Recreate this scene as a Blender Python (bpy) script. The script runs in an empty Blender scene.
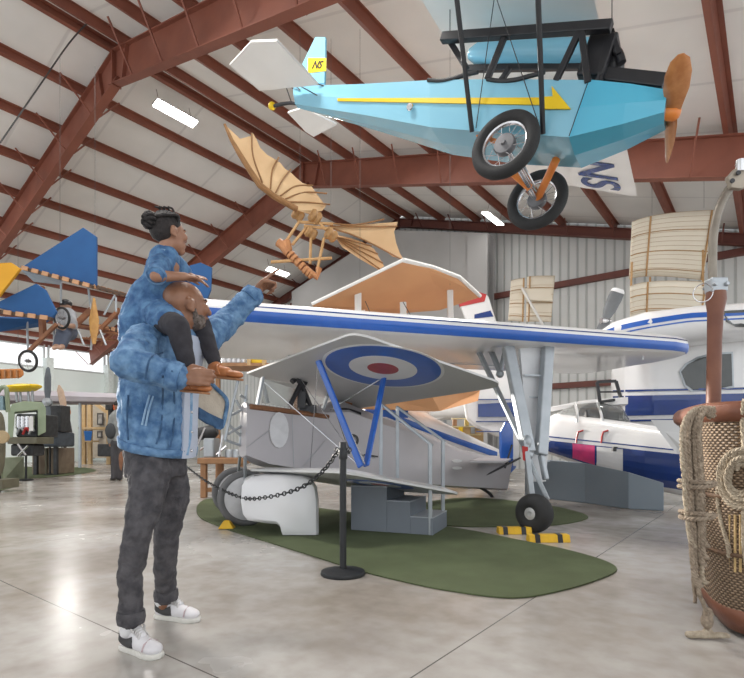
import bpy, bmesh, math, random
from mathutils import Vector, Matrix, Quaternion
random.seed(7)
V = Vector
SC = bpy.context.scene
COL = SC.collection
FPX, CX, HY, CAMH = 523.0, 372.0, 442.0, 1.0     # lens in pixels of the 744x678 frame, eye height 1 m

def W(px, py, y):
    return V(((px-CX)/FPX*y, y, CAMH+(HY-py)/FPX*y))
def F(px, py, z=0.0):
    return W(px, py, FPX*(CAMH-z)/(py-HY))
def RP(px, py, p0, n):
    d = V(((px-CX)/FPX, 1.0, (HY-py)/FPX)); o = V((0, 0, CAMH))
    return o + d*((V(p0)-o).dot(n)/d.dot(n))
def RPS(pts, p0, n): return [RP(a, b, p0, n) for a, b in pts]

# ---------------------------------------------------------------- materials
MATS = {}
def mat(name, col, rough=0.5, metal=0.0, col2=None, scale=8.0, bump=0.0, bscale=60.0, emit=0.0, trans=0.0, alpha=1.0, coat=0.0, detail=3.0):
    if name in MATS: return MATS[name]
    m = bpy.data.materials.new(name); m.use_nodes = True
    nt = m.node_tree; b = nt.nodes['Principled BSDF']; N = nt.nodes.new; L = nt.links.new
    c = (*col, 1.0)
    b.inputs['Base Color'].default_value = c
    b.inputs['Roughness'].default_value = rough
    b.inputs['Metallic'].default_value = metal
    b.inputs['Coat Weight'].default_value = coat
    tc = N('ShaderNodeTexCoord')
    if col2 is None:
        col2 = tuple(x*0.86 for x in col)
    nz = N('ShaderNodeTexNoise'); nz.inputs['Scale'].default_value = scale; nz.inputs['Detail'].default_value = detail
    L(tc.outputs['Object'], nz.inputs['Vector'])
    rp = N('ShaderNodeValToRGB'); rp.color_ramp.elements[0].position = 0.35; rp.color_ramp.elements[1].position = 0.65
    rp.color_ramp.elements[0].color = (*col2, 1); rp.color_ramp.elements[1].color = c
    L(nz.outputs['Fac'], rp.inputs['Fac']); L(rp.outputs['Color'], b.inputs['Base Color'])
    if bump > 0:
        n2 = N('ShaderNodeTexNoise'); n2.inputs['Scale'].default_value = bscale; n2.inputs['Detail'].default_value = 4
        L(tc.outputs['Object'], n2.inputs['Vector'])
        bp = N('ShaderNodeBump'); bp.inputs['Strength'].default_value = bump; bp.inputs['Distance'].default_value = 0.02
        L(n2.outputs['Fac'], bp.inputs['Height']); L(bp.outputs['Normal'], b.inputs['Normal'])
    if emit > 0:
        b.inputs['Emission Color'].default_value = c; b.inputs['Emission Strength'].default_value = emit
    if trans > 0: b.inputs['Transmission Weight'].default_value = trans
    if alpha < 1: b.inputs['Alpha'].default_value = alpha
    MATS[name] = m; return m

# ---------------------------------------------------------------- mesh builder
def frame_of(d, up=V((0, 0, 1))):
    d = d.normalized()
    if abs(d.dot(up)) > 0.98: up = V((1, 0, 0))
    a = d.cross(up).normalized(); b = a.cross(d).normalized()
    return d, a, b
class MB:
    def __init__(s): s.v = []; s.f = []; s.uv = None; s.mf = None
    def add(s, vs, fs):
        o = len(s.v); s.v += [V(x) for x in vs]; s.f += [tuple(i+o for i in f) for f in fs]; return s
    def box(s, c, size, ax=None):
        c = V(c); h = [x/2 for x in size]; ax = ax or (V((1,0,0)), V((0,1,0)), V((0,0,1)))
        vs = [c+ax[0]*(h[0]*i)+ax[1]*(h[1]*j)+ax[2]*(h[2]*k) for k in (-1,1) for j in (-1,1) for i in (-1,1)]
        return s.add(vs, [(0,2,3,1),(4,5,7,6),(0,1,5,4),(2,6,7,3),(0,4,6,2),(1,3,7,5)])
    def bar(s, p0, p1, w, h, up=V((0,0,1))):
        p0 = V(p0); p1 = V(p1); d, a, b = frame_of(p1-p0, up)
        return s.box((p0+p1)/2, ((p1-p0).length, w, h), (d, a, b))
    def loft(s, rings, closed=True, caps=True, loop=False):
        n = len(rings[0]); vs = [p for r in rings for p in r]; fs = []
        m = len(rings)
        for i in range(m if loop else m-1):
            i2 = (i+1) % m
            for j in range(n if closed else n-1):
                k = (j+1) % n
                fs.append((i*n+j, i*n+k, i2*n+k, i2*n+j))
        if caps and closed and not loop:
            fs.append(tuple(range(n-1, -1, -1))); fs.append(tuple((m-1)*n+j for j in range(n)))
        return s.add(vs, fs)
    def tube(s, pts, r, n=8, loop=False, caps=True, flat=1.0, up=None):
        pts = [V(p) for p in pts]; m = len(pts)
        rs = r if isinstance(r, (list, tuple)) else [r]*m
        rings = []; pb = None
        for i, p in enumerate(pts):
            if loop: d = pts[(i+1) % m]-pts[i-1]
            else: d = pts[min(i+1, m-1)]-pts[max(i-1, 0)]
            if d.length < 1e-9: d = V((0,0,1))
            d.normalize()
            if pb is None: _, a, b = frame_of(d, up or V((0,0,1)))
            else:
                b = pb-d*pb.dot(d)
                if b.length < 1e-6: _, a, b = frame_of(d)
                b.normalize(); a = d.cross(b)
            pb = b
            rings.append([p+a*(rs[i]*math.cos(2*math.pi*j/n))+b*(rs[i]*flat*math.sin(2*math.pi*j/n)) for j in range(n)])
        return s.loft(rings, True, caps, loop)
    def lathe(s, prof, c, axis=V((0,0,1)), n=24, caps=True, loop=False):
        c = V(c); d, a, b = frame_of(V(axis), V((0,1,0.001)))
        rings = [[c+d*h+a*(r*math.cos(2*math.pi*j/n))+b*(r*math.sin(2*math.pi*j/n)) for j in range(n)] for r, h in prof]
        return s.loft(rings, True, caps, loop)
    def ell(s, c, r, ax=None, n=16, m=10):
        c = V(c); ax = ax or (V((1,0,0)), V((0,1,0)), V((0,0,1)))
        if not isinstance(r, (tuple, list)): r = (r, r, r)
        vs = [c-ax[2]*r[2]]
        for i in range(1, m):
            t = math.pi*i/m-math.pi/2
            for j in range(n):
                p = 2*math.pi*j/n
                vs.append(c+ax[0]*(r[0]*math.cos(t)*math.cos(p))+ax[1]*(r[1]*math.cos(t)*math.sin(p))+ax[2]*(r[2]*math.sin(t)))
        vs.append(c+ax[2]*r[2]); e = len(vs)-1; fs = []
        for j in range(n):
            fs.append((0, 1+(j+1) % n, 1+j)); fs.append((e, e-n+j, e-n+(j+1) % n))
        for i in range(m-2):
            for j in range(n):
                fs.append((1+i*n+j, 1+i*n+(j+1) % n, 1+(i+1)*n+(j+1) % n, 1+(i+1)*n+j))
        return s.add(vs, fs)
    def cap(s, p0, p1, r0, r1=None, n=14):          # tapered capsule
        p0 = V(p0); p1 = V(p1); r1 = r0 if r1 is None else r1
        d, a, b = frame_of(p1-p0); L = (p1-p0).length; rings = []
        for i in range(1, 6):
            t = math.pi/2*(i/5)-math.pi/2; rings.append((p0+d*(r0*math.sin(t)), r0*math.cos(t)))
        for i in range(0, 5):
            t = math.pi/2*(i/5); rings.append((p1+d*(r1*math.sin(t)), r1*math.cos(t)))
        R = [[c+a*(max(r, 1e-4)*math.cos(2*math.pi*j/n))+b*(max(r, 1e-4)*math.sin(2*math.pi*j/n)) for j in range(n)] for c, r in rings]
        return s.loft(R)
    def plate(s, pts, th, n=None):
        pts = [V(p) for p in pts]; m = len(pts)
        if n is None:
            n = V((0,0,0))
            for i in range(m): n += pts[i].cross(pts[(i+1) % m])
            n.normalize()
        return s.loft([[p-n*(th/2) for p in pts], [p+n*(th/2) for p in pts]])
    def torus(s, c, axis, R, r, n=40, k=10, flat=1.0):
        d, a, b = frame_of(V(axis), V((0,1,0.001))); c = V(c); rings = []
        for i in range(n):
            t = 2*math.pi*i/n; e = a*math.cos(t)+b*math.sin(t)
            rings.append([c+e*(R+r*math.cos(2*math.pi*j/k))+d*(r*flat*math.sin(2*math.pi*j/k)) for j in range(k)])
        return s.loft(rings, True, False, True)
    def grid(s, fn, nu, nv):
        vs = [fn(i/nu, j/nv) for j in range(nv+1) for i in range(nu+1)]
        fs = [(j*(nu+1)+i, j*(nu+1)+i+1, (j+1)*(nu+1)+i+1, (j+1)*(nu+1)+i) for j in range(nv) for i in range(nu)]
        return s.add(vs, fs)

WL = {}   # world location of every object / empty
def wl(o): return WL.get(o.name, V((0,0,0)))
def tag(o, label=None, cat=None, group=None, kind=None):
    if label: o['label'] = label
    if cat: o['category'] = cat
    if group: o['group'] = group
    if kind: o['kind'] = kind
    return o
def thing(name, label, cat, loc, group=None):
    o = bpy.data.objects.new(name, None); COL.objects.link(o); o.location = V(loc); WL[o.name] = V(loc)
    o.empty_display_size = 0.1
    return tag(o, label, cat, group)
def obj(name, mb, m, parent=None, smooth=False, bevel=0.0, remesh=0.0, wrinkle=0.0, wscale=0.12, relax=4, solid=0.0, label=None, sub=0, at=None):
    me = bpy.data.meshes.new(name)
    if at is None:
        lo = V([min(v[i] for v in mb.v) for i in range(3)]); hi = V([max(v[i] for v in mb.v) for i in range(3)])
        c = (lo+hi)/2
        if parent is None: c.z = lo.z
    else: c = V(at)
    me.from_pydata([tuple(v-c) for v in mb.v], [], mb.f); me.validate(); me.update()
    bm = bmesh.new(); bm.from_mesh(me); bmesh.ops.recalc_face_normals(bm, faces=bm.faces); bm.to_mesh(me); bm.free()
    if isinstance(m, (list, tuple)):
        for q in m: me.materials.append(q)
    else: me.materials.append(m)
    if mb.uv is not None:
        ul = me.uv_layers.new(name='UVMap')
        for lp in me.loops: ul.data[lp.index].uv = mb.uv[lp.vertex_index]
    if mb.mf:
        for p in me.polygons: p.material_index = mb.mf(c+p.center)
    o = bpy.data.objects.new(name, me); COL.objects.link(o)
    o.location = c-(wl(parent) if parent else V((0,0,0))); WL[o.name] = c
    if parent: o.parent = parent
    if label: o['label'] = label
    if remesh > 0:
        r = o.modifiers.new('r', 'REMESH'); r.mode = 'VOXEL'; r.voxel_size = remesh; r.use_smooth_shade = True
        q = o.modifiers.new('s', 'SMOOTH'); q.factor = 0.5; q.iterations = relax
        smooth = True
    if wrinkle > 0:
        key = 'wr%.3f' % wscale
        t = bpy.data.textures.get(key) or bpy.data.textures.new(key, 'CLOUDS'); t.noise_scale = wscale; t.noise_depth = 2
        d = o.modifiers.new('d', 'DISPLACE'); d.texture = t; d.strength = wrinkle; d.mid_level = 0.5; d.texture_coords = 'LOCAL'
    if bevel > 0:
        b = o.modifiers.new('b', 'BEVEL'); b.width = bevel; b.segments = 2; b.limit_method = 'ANGLE'; b.angle_limit = math.radians(40)
    if solid > 0:
        sd = o.modifiers.new('so', 'SOLIDIFY'); sd.thickness = solid; sd.offset = 0
    if sub > 0:
        ss = o.modifiers.new('su', 'SUBSURF'); ss.levels = sub; ss.render_levels = sub
    if smooth:
        for p in me.polygons: p.use_smooth = True
        if not remesh and not sub:
            # crease-aware smooth shading
            try: me.set_sharp_from_angle(angle=math.radians(42))
            except Exception: pass
    return o
def text(name, body, m, parent, origin, right, up, size, th=0.002, align='CENTER', shear=0.0, bold=0.0, sx=1.0):
    cu = bpy.data.curves.new(name, 'FONT'); cu.body = body; cu.size = size; cu.extrude = th; cu.align_x = align; cu.align_y = 'CENTER'; cu.shear = shear; cu.offset = bold
    t = bpy.data.objects.new(name, cu); COL.objects.link(t)
    bpy.context.view_layer.update()
    me = bpy.data.meshes.new_from_object(t.evaluated_get(bpy.context.evaluated_depsgraph_get()))
    bpy.data.objects.remove(t)
    right = V(right).normalized(); up = V(up); up = (up-right*up.dot(right)).normalized(); nn = right.cross(up)
    me.transform(Matrix(((right.x*sx, up.x, nn.x, 0), (right.y*sx, up.y, nn.y, 0), (right.z*sx, up.z, nn.z, 0), (0,0,0,1))))
    me.materials.clear(); me.materials.append(m)
    o = bpy.data.objects.new(name, me); COL.objects.link(o); o.location = V(origin)-(wl(parent) if parent else V((0,0,0))); o.parent = parent; WL[o.name] = V(origin)
    return o
def dup(root, loc, label=None, group=None):
    def cp(o, par):
        c = o.copy(); COL.objects.link(c)
        if par: c.parent = par
        for ch in o.children: cp(ch, c)
        return c
    r = cp(root, None); r.location = V(loc); WL[r.name] = V(loc)
    if label: r['label'] = label
    if group: r['group'] = group
    return r
def lerp(a, b, t): return a+(b-a)*t
def spline(pts, k=8, loop=False):
    pts = [V(p) for p in pts]; n = len(pts); out = []
    for i in range(n if loop else n-1):
        p0 = pts[i-1] if (loop or i > 0) else pts[0]*2-pts[1]; p1 = pts[i]; p2 = pts[(i+1) % n]
        p3 = pts[(i+2) % n] if (loop or i+2 < n) else p2*2-p1
        for j in range(k):
            t = j/k
            out.append(0.5*((2*p1)+(p2-p0)*t+(2*p0-5*p1+4*p2-p3)*t*t+(3*p1-p0-3*p2+p3)*t**3))
    if not loop: out.append(pts[-1])
    return out
# ================================================================ SETTING
TH = 0.655; ST, CT = math.sin(TH), math.cos(TH)
def B(l, s, z): return V((s*ST+l*CT, s*CT-l*ST, z))
AX = V((ST, CT, 0)); LA = V((CT, -ST, 0)); UP = V((0,0,1))
RL, RZ, SL = -12.88, 10.76, 0.296         # ridge offset, height of purlin centres, roof slope
SEND = 18.9; LW = -29.0; RE = 3.6
def roofz(l): return RZ-SL*abs(l-RL)

def floor_mat():
    m = bpy.data.materials.new('polished_concrete'); m.use_nodes = True; nt = m.node_tree; N = nt.nodes.new; L = nt.links.new
    b = nt.nodes['Principled BSDF']; tc = N('ShaderNodeTexCoord')
    n1 = N('ShaderNodeTexNoise'); n1.inputs['Scale'].default_value = 0.55; n1.inputs['Detail'].default_value = 5; n1.inputs['Roughness'].default_value = 0.6
    n2 = N('ShaderNodeTexNoise'); n2.inputs['Scale'].default_value = 7; n2.inputs['Detail'].default_value = 6
    L(tc.outputs['Object'], n1.inputs['Vector']); L(tc.outputs['Object'], n2.inputs['Vector'])
    r = N('ShaderNodeValToRGB'); e = r.color_ramp.elements
    e[0].position = .38; e[0].color = (.33,.29,.25,1); e[1].position = .62; e[1].color = (.52,.50,.475,1)
    L(n1.outputs['Fac'], r.inputs['Fac'])
    r2 = N('ShaderNodeValToRGB'); r2.color_ramp.elements[0].position = .3; r2.color_ramp.elements[0].color = (.84,.82,.8,1); r2.color_ramp.elements[1].position = .6; r2.color_ramp.elements[1].color = (1,1,1,1)
    L(n2.outputs['Fac'], r2.inputs['Fac'])
    mx = N('ShaderNodeMix'); mx.data_type = 'RGBA'; mx.blend_type = 'MULTIPLY'; mx.inputs[0].default_value = 1
    L(r.outputs['Color'], mx.inputs[6]); L(r2.outputs['Color'], mx.inputs[7])
    # saw-cut joints on a square grid
    sp = N('ShaderNodeSeparateXYZ'); L(tc.outputs['Object'], sp.inputs[0]); prev = None
    for ax, off in (('X', 1.22), ('Y', -1.36)):
        a = N('ShaderNodeMath'); a.operation = 'ADD'; a.inputs[1].default_value = off+100*4.6; L(sp.outputs[ax], a.inputs[0])
        md = N('ShaderNodeMath'); md.operation = 'PINGPONG'; md.inputs[1].default_value = 2.3; L(a.outputs[0], md.inputs[0])
        lt = N('ShaderNodeMath'); lt.operation = 'LESS_THAN'; lt.inputs[1].default_value = .004; L(md.outputs[0], lt.inputs[0])
        if prev is None: prev = lt
        else:
            mm = N('ShaderNodeMath'); mm.operation = 'MAXIMUM'; L(prev.outputs[0], mm.inputs[0]); L(lt.outputs[0], mm.inputs[1]); prev = mm
    m2 = N('ShaderNodeMix'); m2.data_type = 'RGBA'; L(prev.outputs[0], m2.inputs[0]); L(mx.outputs[2], m2.inputs[6]); m2.inputs[7].default_value = (.12,.11,.1,1)
    L(m2.outputs[2], b.inputs['Base Color'])
    rr = N('ShaderNodeMapRange'); rr.inputs[1].default_value = .3; rr.inputs[2].default_value = .7; rr.inputs[3].default_value = .17; rr.inputs[4].default_value = .30
    L(n1.outputs['Fac'], rr.inputs[0]); L(rr.outputs[0], b.inputs['Roughness'])
    bp = N('ShaderNodeBump'); bp.inputs['Strength'].default_value = .04; L(n2.outputs['Fac'], bp.inputs['Height']); L(bp.outputs['Normal'], b.inputs['Normal'])
    return m
def stripe_mat(name, col, col2, axis, freq, bump, rough=.5, width=.06):
    m = bpy.data.materials.new(name); m.use_nodes = True; nt = m.node_tree; N = nt.nodes.new; L = nt.links.new
    b = nt.nodes['Principled BSDF']; tc = N('ShaderNodeTexCoord'); sp = N('ShaderNodeSeparateXYZ'); L(tc.outputs['Object'], sp.inputs[0])
    md = N('ShaderNodeMath'); md.operation = 'MULTIPLY_ADD'; md.inputs[1].default_value = freq; md.inputs[2].default_value = 500; L(sp.outputs[axis], md.inputs[0])
    fr = N('ShaderNodeMath'); fr.operation = 'PINGPONG'; fr.inputs[1].default_value = .5; L(md.outputs[0], fr.inputs[0])
    mp = N('ShaderNodeMapRange'); mp.inputs[1].default_value = width; mp.inputs[2].default_value = width*2.2; L(fr.outputs[0], mp.inputs[0])
    nz = N('ShaderNodeTexNoise'); nz.inputs['Scale'].default_value = .8; nz.inputs['Detail'].default_value = 4; L(tc.outputs['Object'], nz.inputs['Vector'])
    mn = N('ShaderNodeMapRange'); mn.inputs[3].default_value = .86; mn.inputs[4].default_value = 1.08; L(nz.outputs['Fac'], mn.inputs[0])
    mx = N('ShaderNodeMix'); mx.data_type = 'RGBA'; L(mp.outputs[0], mx.inputs[0]); mx.inputs[6].default_value = (*col2,1); mx.inputs[7].default_value = (*col,1)
    m2 = N('ShaderNodeMix'); m2.data_type = 'RGBA'; m2.blend_type = 'MULTIPLY'; m2.inputs[0].default_value = 1; L(mx.outputs[2], m2.inputs[6]); L(mn.outputs[0], m2.inputs[7])
    L(m2.outputs[2], b.inputs['Base Color']); b.inputs['Roughness'].default_value = rough
    bp = N('ShaderNodeBump'); bp.inputs['Strength'].default_value = bump; bp.inputs['Distance'].default_value = .05; L(mp.outputs[0], bp.inputs['Height']); L(bp.outputs['Normal'], b.inputs['Normal'])
    return m
def bobj(name, mb_local, m, kind='structure', label=None, **k):
    """mesh given in building coordinates (l, s, z): the object is turned to the hall's axis"""
    o = obj(name, mb_local, m, **k, at=(0,0,0)); o.rotation_euler = (0,0,-TH)
    tag(o, kind=kind); 
    if label: o['label'] = label
    return o
STEEL = mat('red_oxide_steel', (.265,.088,.055), .55, 0, (.22,.072,.046), 2.0, .05)
STEELD = mat('dark_oxide_steel', (.17,.055,.04), .6, 0, (.14,.045,.035), 2.0)
bobj('floor', MB().box((-11, 8, -.05), (38, 34, .1)), floor_mat())
bobj('ceiling', MB().plate([(RL,-9,RZ+.12),(RE,-9,roofz(RE)+.12),(RE,SEND,roofz(RE)+.12),(RL,SEND,RZ+.12)], .04)
     .plate([(RL,-9,RZ+.12),(RL,SEND,RZ+.12),(LW,SEND,roofz(LW)+.12),(LW,-9,roofz(LW)+.12)], .04),
     stripe_mat('roof_insulation', (.86,.85,.83), (.74,.73,.72), 'Y', .55, .12, .6, .012))
def purlin(l):
    z = roofz(l); sg = SL*(-1 if l > RL else 1)
    d = V((1,0,sg)).normalized(); n = V((-sg,0,1)).normalized()
    mb = MB(); s0, s1 = -3.0, SEND
    mb.box((l,(s0+s1)/2,z), (.02, s1-s0, .2), (d, V((0,1,0)), n))
    for e, q in ((.1, .04), (-.1, -.04)):
        c = V((l,(s0+s1)/2,z))+n*e+d*q
        mb.box(c, (.09, s1-s0, .016), (d, V((0,1,0)), n))
    bobj('roof_purlin', mb, STEEL, label='red oxide steel purlin under the white roof lining')
for o_ in (.06,1.6,3.12,4.68,6.22,7.76,9.3,10.84,12.4,13.9,15.4): purlin(RL-o_)
for o_ in (.61,2.12,3.72,5.3,7.0,8.7,10.5,12.2,13.8,15.6): purlin(RL+o_)
def rafter(s, depth, m=STEEL, skew=0.0):
    mb = MB()
    for sg, e in ((-1, LW), (1, RE)):
        a0 = V((RL, s, RZ-.12)); a1 = V((e, s-skew*abs(e-RL)*(1 if sg > 0 else 0), roofz(e)-.12))
        u = (a1-a0).normalized(); sd_ = u.cross(UP).normalized(); n = sd_.cross(u).normalized(); n = n if n.z > 0 else -n; sd_ = V((0,1,0)) if abs(skew) < 1e-6 else sd_
        L_ = (a1-a0).length
        mid = (a0+a1)/2-n*(depth/2)
        mb.box(mid, (L_, .02, depth), (u, sd_, n))
        for q in (0, depth): mb.box((a0+a1)/2-n*q, (L_, .22, .025), (u, sd_, n))
        k = .8
        while k < L_:                       # web stiffeners and flange braces
            p = a0+u*k-n*(depth/2); mb.box(p, (.015, .2, depth), (u, sd_, n)) if abs(k-.8) < .01 else None
            p = a0+u*(k+.6)-n*depth
            for sd in (1, -1): mb.bar(p+V((0,.1*sd,0)), p+n*(depth+.05)+V((0,.75*sd,0)), .035, .035)
            k += 1.55
    mb.box((RL, s, RZ-.12-depth*.55), (.03, .24, depth*1.12))
    bobj('roof_rafter', mb, m, label='deep red oxide steel roof frame rafter')
rafter(6.4, .78, STEEL, .085); rafter(12.95, .78, STEEL, .037); rafter(SEND-.25, .30, STEELD)
# end wall (corrugated, girts), left wall with the band of daylight windows
wallm = stripe_mat('corrugated_liner', (.70,.715,.705), (.48,.50,.49), 'X', 3.3, .5, .45, .07)
bobj('wall_back', MB().box(((LW+RE)/2, SEND+.1, 3.6), (RE-LW, .12, 7.2))
     .plate([(LW,SEND+.1,7.2),(RE,SEND+.1,7.2),(RL,SEND+.1,RZ+.1)], .12), wallm)
for z_ in (3.0, 4.75, 6.6):
    bobj('wall_girt', MB().box((-4+3.0, SEND-.05, z_), (15.5, .18, .2)), STEELD, label='dark steel girt across the corrugated wall')
plaster = mat('white_plaster', (.46,.455,.45), .7, 0, (.43,.425,.42), 1.0)
bobj('wall_partition', MB().plate([(-18.6,SEND-.9,0),(-8.3,SEND-.9,0),(-8.3,SEND-.9,roofz(-8.3)-.75),(RL,SEND-.9,RZ-.85),(-18.6,SEND-.9,roofz(-18.6)-.75)], .4).box((-8.7, SEND-.9, 4.3), (.8, .6, 8.6)), plaster)
for l_ in (-19.2,): bobj('roof_column', MB().box((l_, SEND-.3, 4), (.3,.4,8)), STEELD)
lw = mat('pale_liner_panel', (.84,.91,.89), .5, 0, (.78,.86,.84), .6)
zt = roofz(LW)
bobj('wall_left', MB().box((LW-.1, 5, 2.35), (.15, 28, 4.7)), lw)
bobj('wall_left_header', MB().box((LW-.1, 5, zt-.05), (.15, 28, .3)), STEELD)
glass = mat('window_glass', (.9,.95,1), .05, 0, (.9,.95,1), alpha=.10)
for i, s_ in enumerate((5.6, 9.4, 12.4, 15.4)):
    w_ = 3.6 if i == 0 else 2.8
    fr = MB().box((LW-.1, s_, 4.75), (.16, w_, .08)).box((LW-.1, s_, zt-.2), (.16, w_, .06))
    for e in (-.5, .5): fr.box((LW-.1, s_+w_*e, (4.7+zt)/2-.05), (.16, .07, zt-4.8))
    wf = bobj('window_%d' % (i+1), fr, mat('window_frame_grey', (.6,.62,.62), .5))
    g = obj('pane', MB().box((LW-.1, s_, (4.75+zt)/2-.05), (.012, w_, zt-4.9)), glass, at=(0,0,0)); g.parent = wf
for s_ in (7.5, 10.9, 13.9):
    bobj('wall_column', MB().box((LW+.2, s_, 2.6), (.5, .3, 5.2)), mat('pale_column', (.74,.8,.78), .5), label='pale wall column between the high windows')
# ceiling luminaires
lampm = mat('lamp_diffuser', (1,.98,.95), .4, emit=14); housing = mat('lamp_housing', (.85,.85,.84), .4)
def light_at(px, py, side, label):
    sg = SL*(-1 if side > 0 else 1)
    n = (UP-LA*sg).normalized(); p = RP(px, py, B(RL, 0, RZ)-UP*.55, n); d = (LA+UP*sg).normalized()
    t = thing('ceiling_light', label, 'light', p, 'hangar ceiling lights')
    obj('housing', MB().box(p+n*.05, (1.25, .30, .06), (AX, d, n)), housing, t, bevel=.01)
    obj('diffuser', MB().box(p, (1.22, .27, .04), (AX, d, n)), lampm, t, bevel=.01)
    for e in (-.5, .5): obj('hanger', MB().tube([p+AX*e+n*.08, p+AX*e+n*.5], .006, 5), STEELD, t)
light_at(176, 114, -1, 'long white strip light glowing near the roof ridge at upper left')
light_at(493, 219, 1, 'strip light glowing under the right roof slope below the spoked wheels')
light_at(278, 272, -1, 'small far strip light just beyond the pointing hand')
# ================================================================ AIRCRAFT
WHITE = mat('white_paint', (.80,.80,.80), .28, 0, (.76,.76,.77), 1.5, coat=.3)
SILVER = mat('silver_dope', (.49,.465,.485), .42, .2, (.44,.42,.435), 1.2)
SILVW = mat('silver_wing_fabric', (.58,.575,.575), .45, .15, (.52,.52,.52), 1.2)
BLUE = mat('stripe_blue', (.02,.12,.50), .3, 0, (.02,.11,.46), coat=.3)
NAVY = mat('navy_paint', (.02,.05,.22), .25, 0, (.02,.05,.20), coat=.4)
SKY = mat('sky_blue_paint', (.25,.55,.70), .25, 0, (.22,.51,.67), 1.4, coat=.4)
SKYD = mat('turquoise_panel', (.08,.46,.66), .3, 0, (.08,.42,.62), 1.4, coat=.4)
YEL = mat('yellow_paint', (.85,.58,.01), .4, 0, (.8,.54,.01))
BLACK = mat('black_enamel', (.018,.018,.022), .4, 0, (.014,.014,.017))
RUBBER = mat('tyre_rubber', (.025,.025,.027), .75, 0, (.02,.02,.02), 12, .2, 90)
CHROME = mat('bright_metal', (.66,.66,.68), .25, .9, (.6,.6,.62))
GREYM = mat('grey_metal', (.42,.45,.48), .4, .5, (.36,.39,.42), 5)
ORANGE = mat('orange_paint', (.80,.26,.05), .4, 0, (.74,.22,.04))
WOODV = mat('varnished_wood', (.62,.27,.10), .3, 0, (.50,.19,.06), 14, coat=.6)
RED = mat('red_paint', (.5,.03,.03), .4)
DGLASS = mat('tinted_window', (.045,.05,.05), .08, 0, (.03,.035,.035), 3, coat=.5)
TAN = mat('tan_fabric', (.66,.35,.17), .75, 0, (.60,.31,.15), 1.0)
CREAM = mat('cream_fabric', (.86,.79,.66), .8, 0, (.82,.75,.62), 1.2)
RIBW = mat('rib_wood', (.50,.30,.13), .6, 0, (.42,.24,.10), 10)
WHITEF = mat('white_fabric', (.80,.79,.77), .7, 0, (.75,.74,.72), 1.5)
RDRED = mat('roundel_red', (.42,.07,.08), .45)
CABLE = mat('steel_cable', (.12,.12,.12), .5, .5)

def spoked_wheel(name, c, axis, R, tyre, parent, hub=.09, nsp=16):
    axis = V(axis).normalized(); d, a, b = frame_of(axis, V((0,1,.001)))
    w_ = obj(name, MB().torus(c, axis, R-tyre, tyre, 48, 12), RUBBER, parent, smooth=True)
    obj('rim', MB().torus(c, axis, R-tyre*1.95, tyre*.3, 48, 8, 1.4), CHROME, w_, smooth=True)
    obj('hub', MB().lathe([(.018,-.055),(.022,-.035),(hub*.9,-.032),(hub,-.02),(hub,.02),(hub*.9,.03),(.022,.035),(.018,.055)], c, axis, 20), mat('dark_hub', (.20,.20,.21), .45, .5, (.14,.14,.15), 9), w_, smooth=True)
    sp = MB()
    for i in range(nsp):
        t = 2*math.pi*i/nsp; e = a*math.cos(t)+b*math.sin(t); e2 = a*math.cos(t+.35*(1 if i%2 else -1))+b*math.sin(t+.35*(1 if i%2 else -1))
        sp.tube([V(c)+e2*hub+axis*(.03 if i%2 else -.03), V(c)+e*(R-tyre*2)], .0028, 5)
    obj('spokes', sp, CHROME, w_)
    return w_

from mathutils.bvhtree import BVHTree
_bvh = {}
def ray_hit(mb, px, py):
    if id(mb) not in _bvh: _bvh[id(mb)] = (BVHTree.FromPolygons([tuple(v) for v in mb.v], mb.f), mb)
    d = V(((px-CX)/FPX, 1.0, (HY-py)/FPX)).normalized()
    h = _bvh[id(mb)][0].ray_cast(V((0,0,CAMH)), d)
    return h[0]
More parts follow.
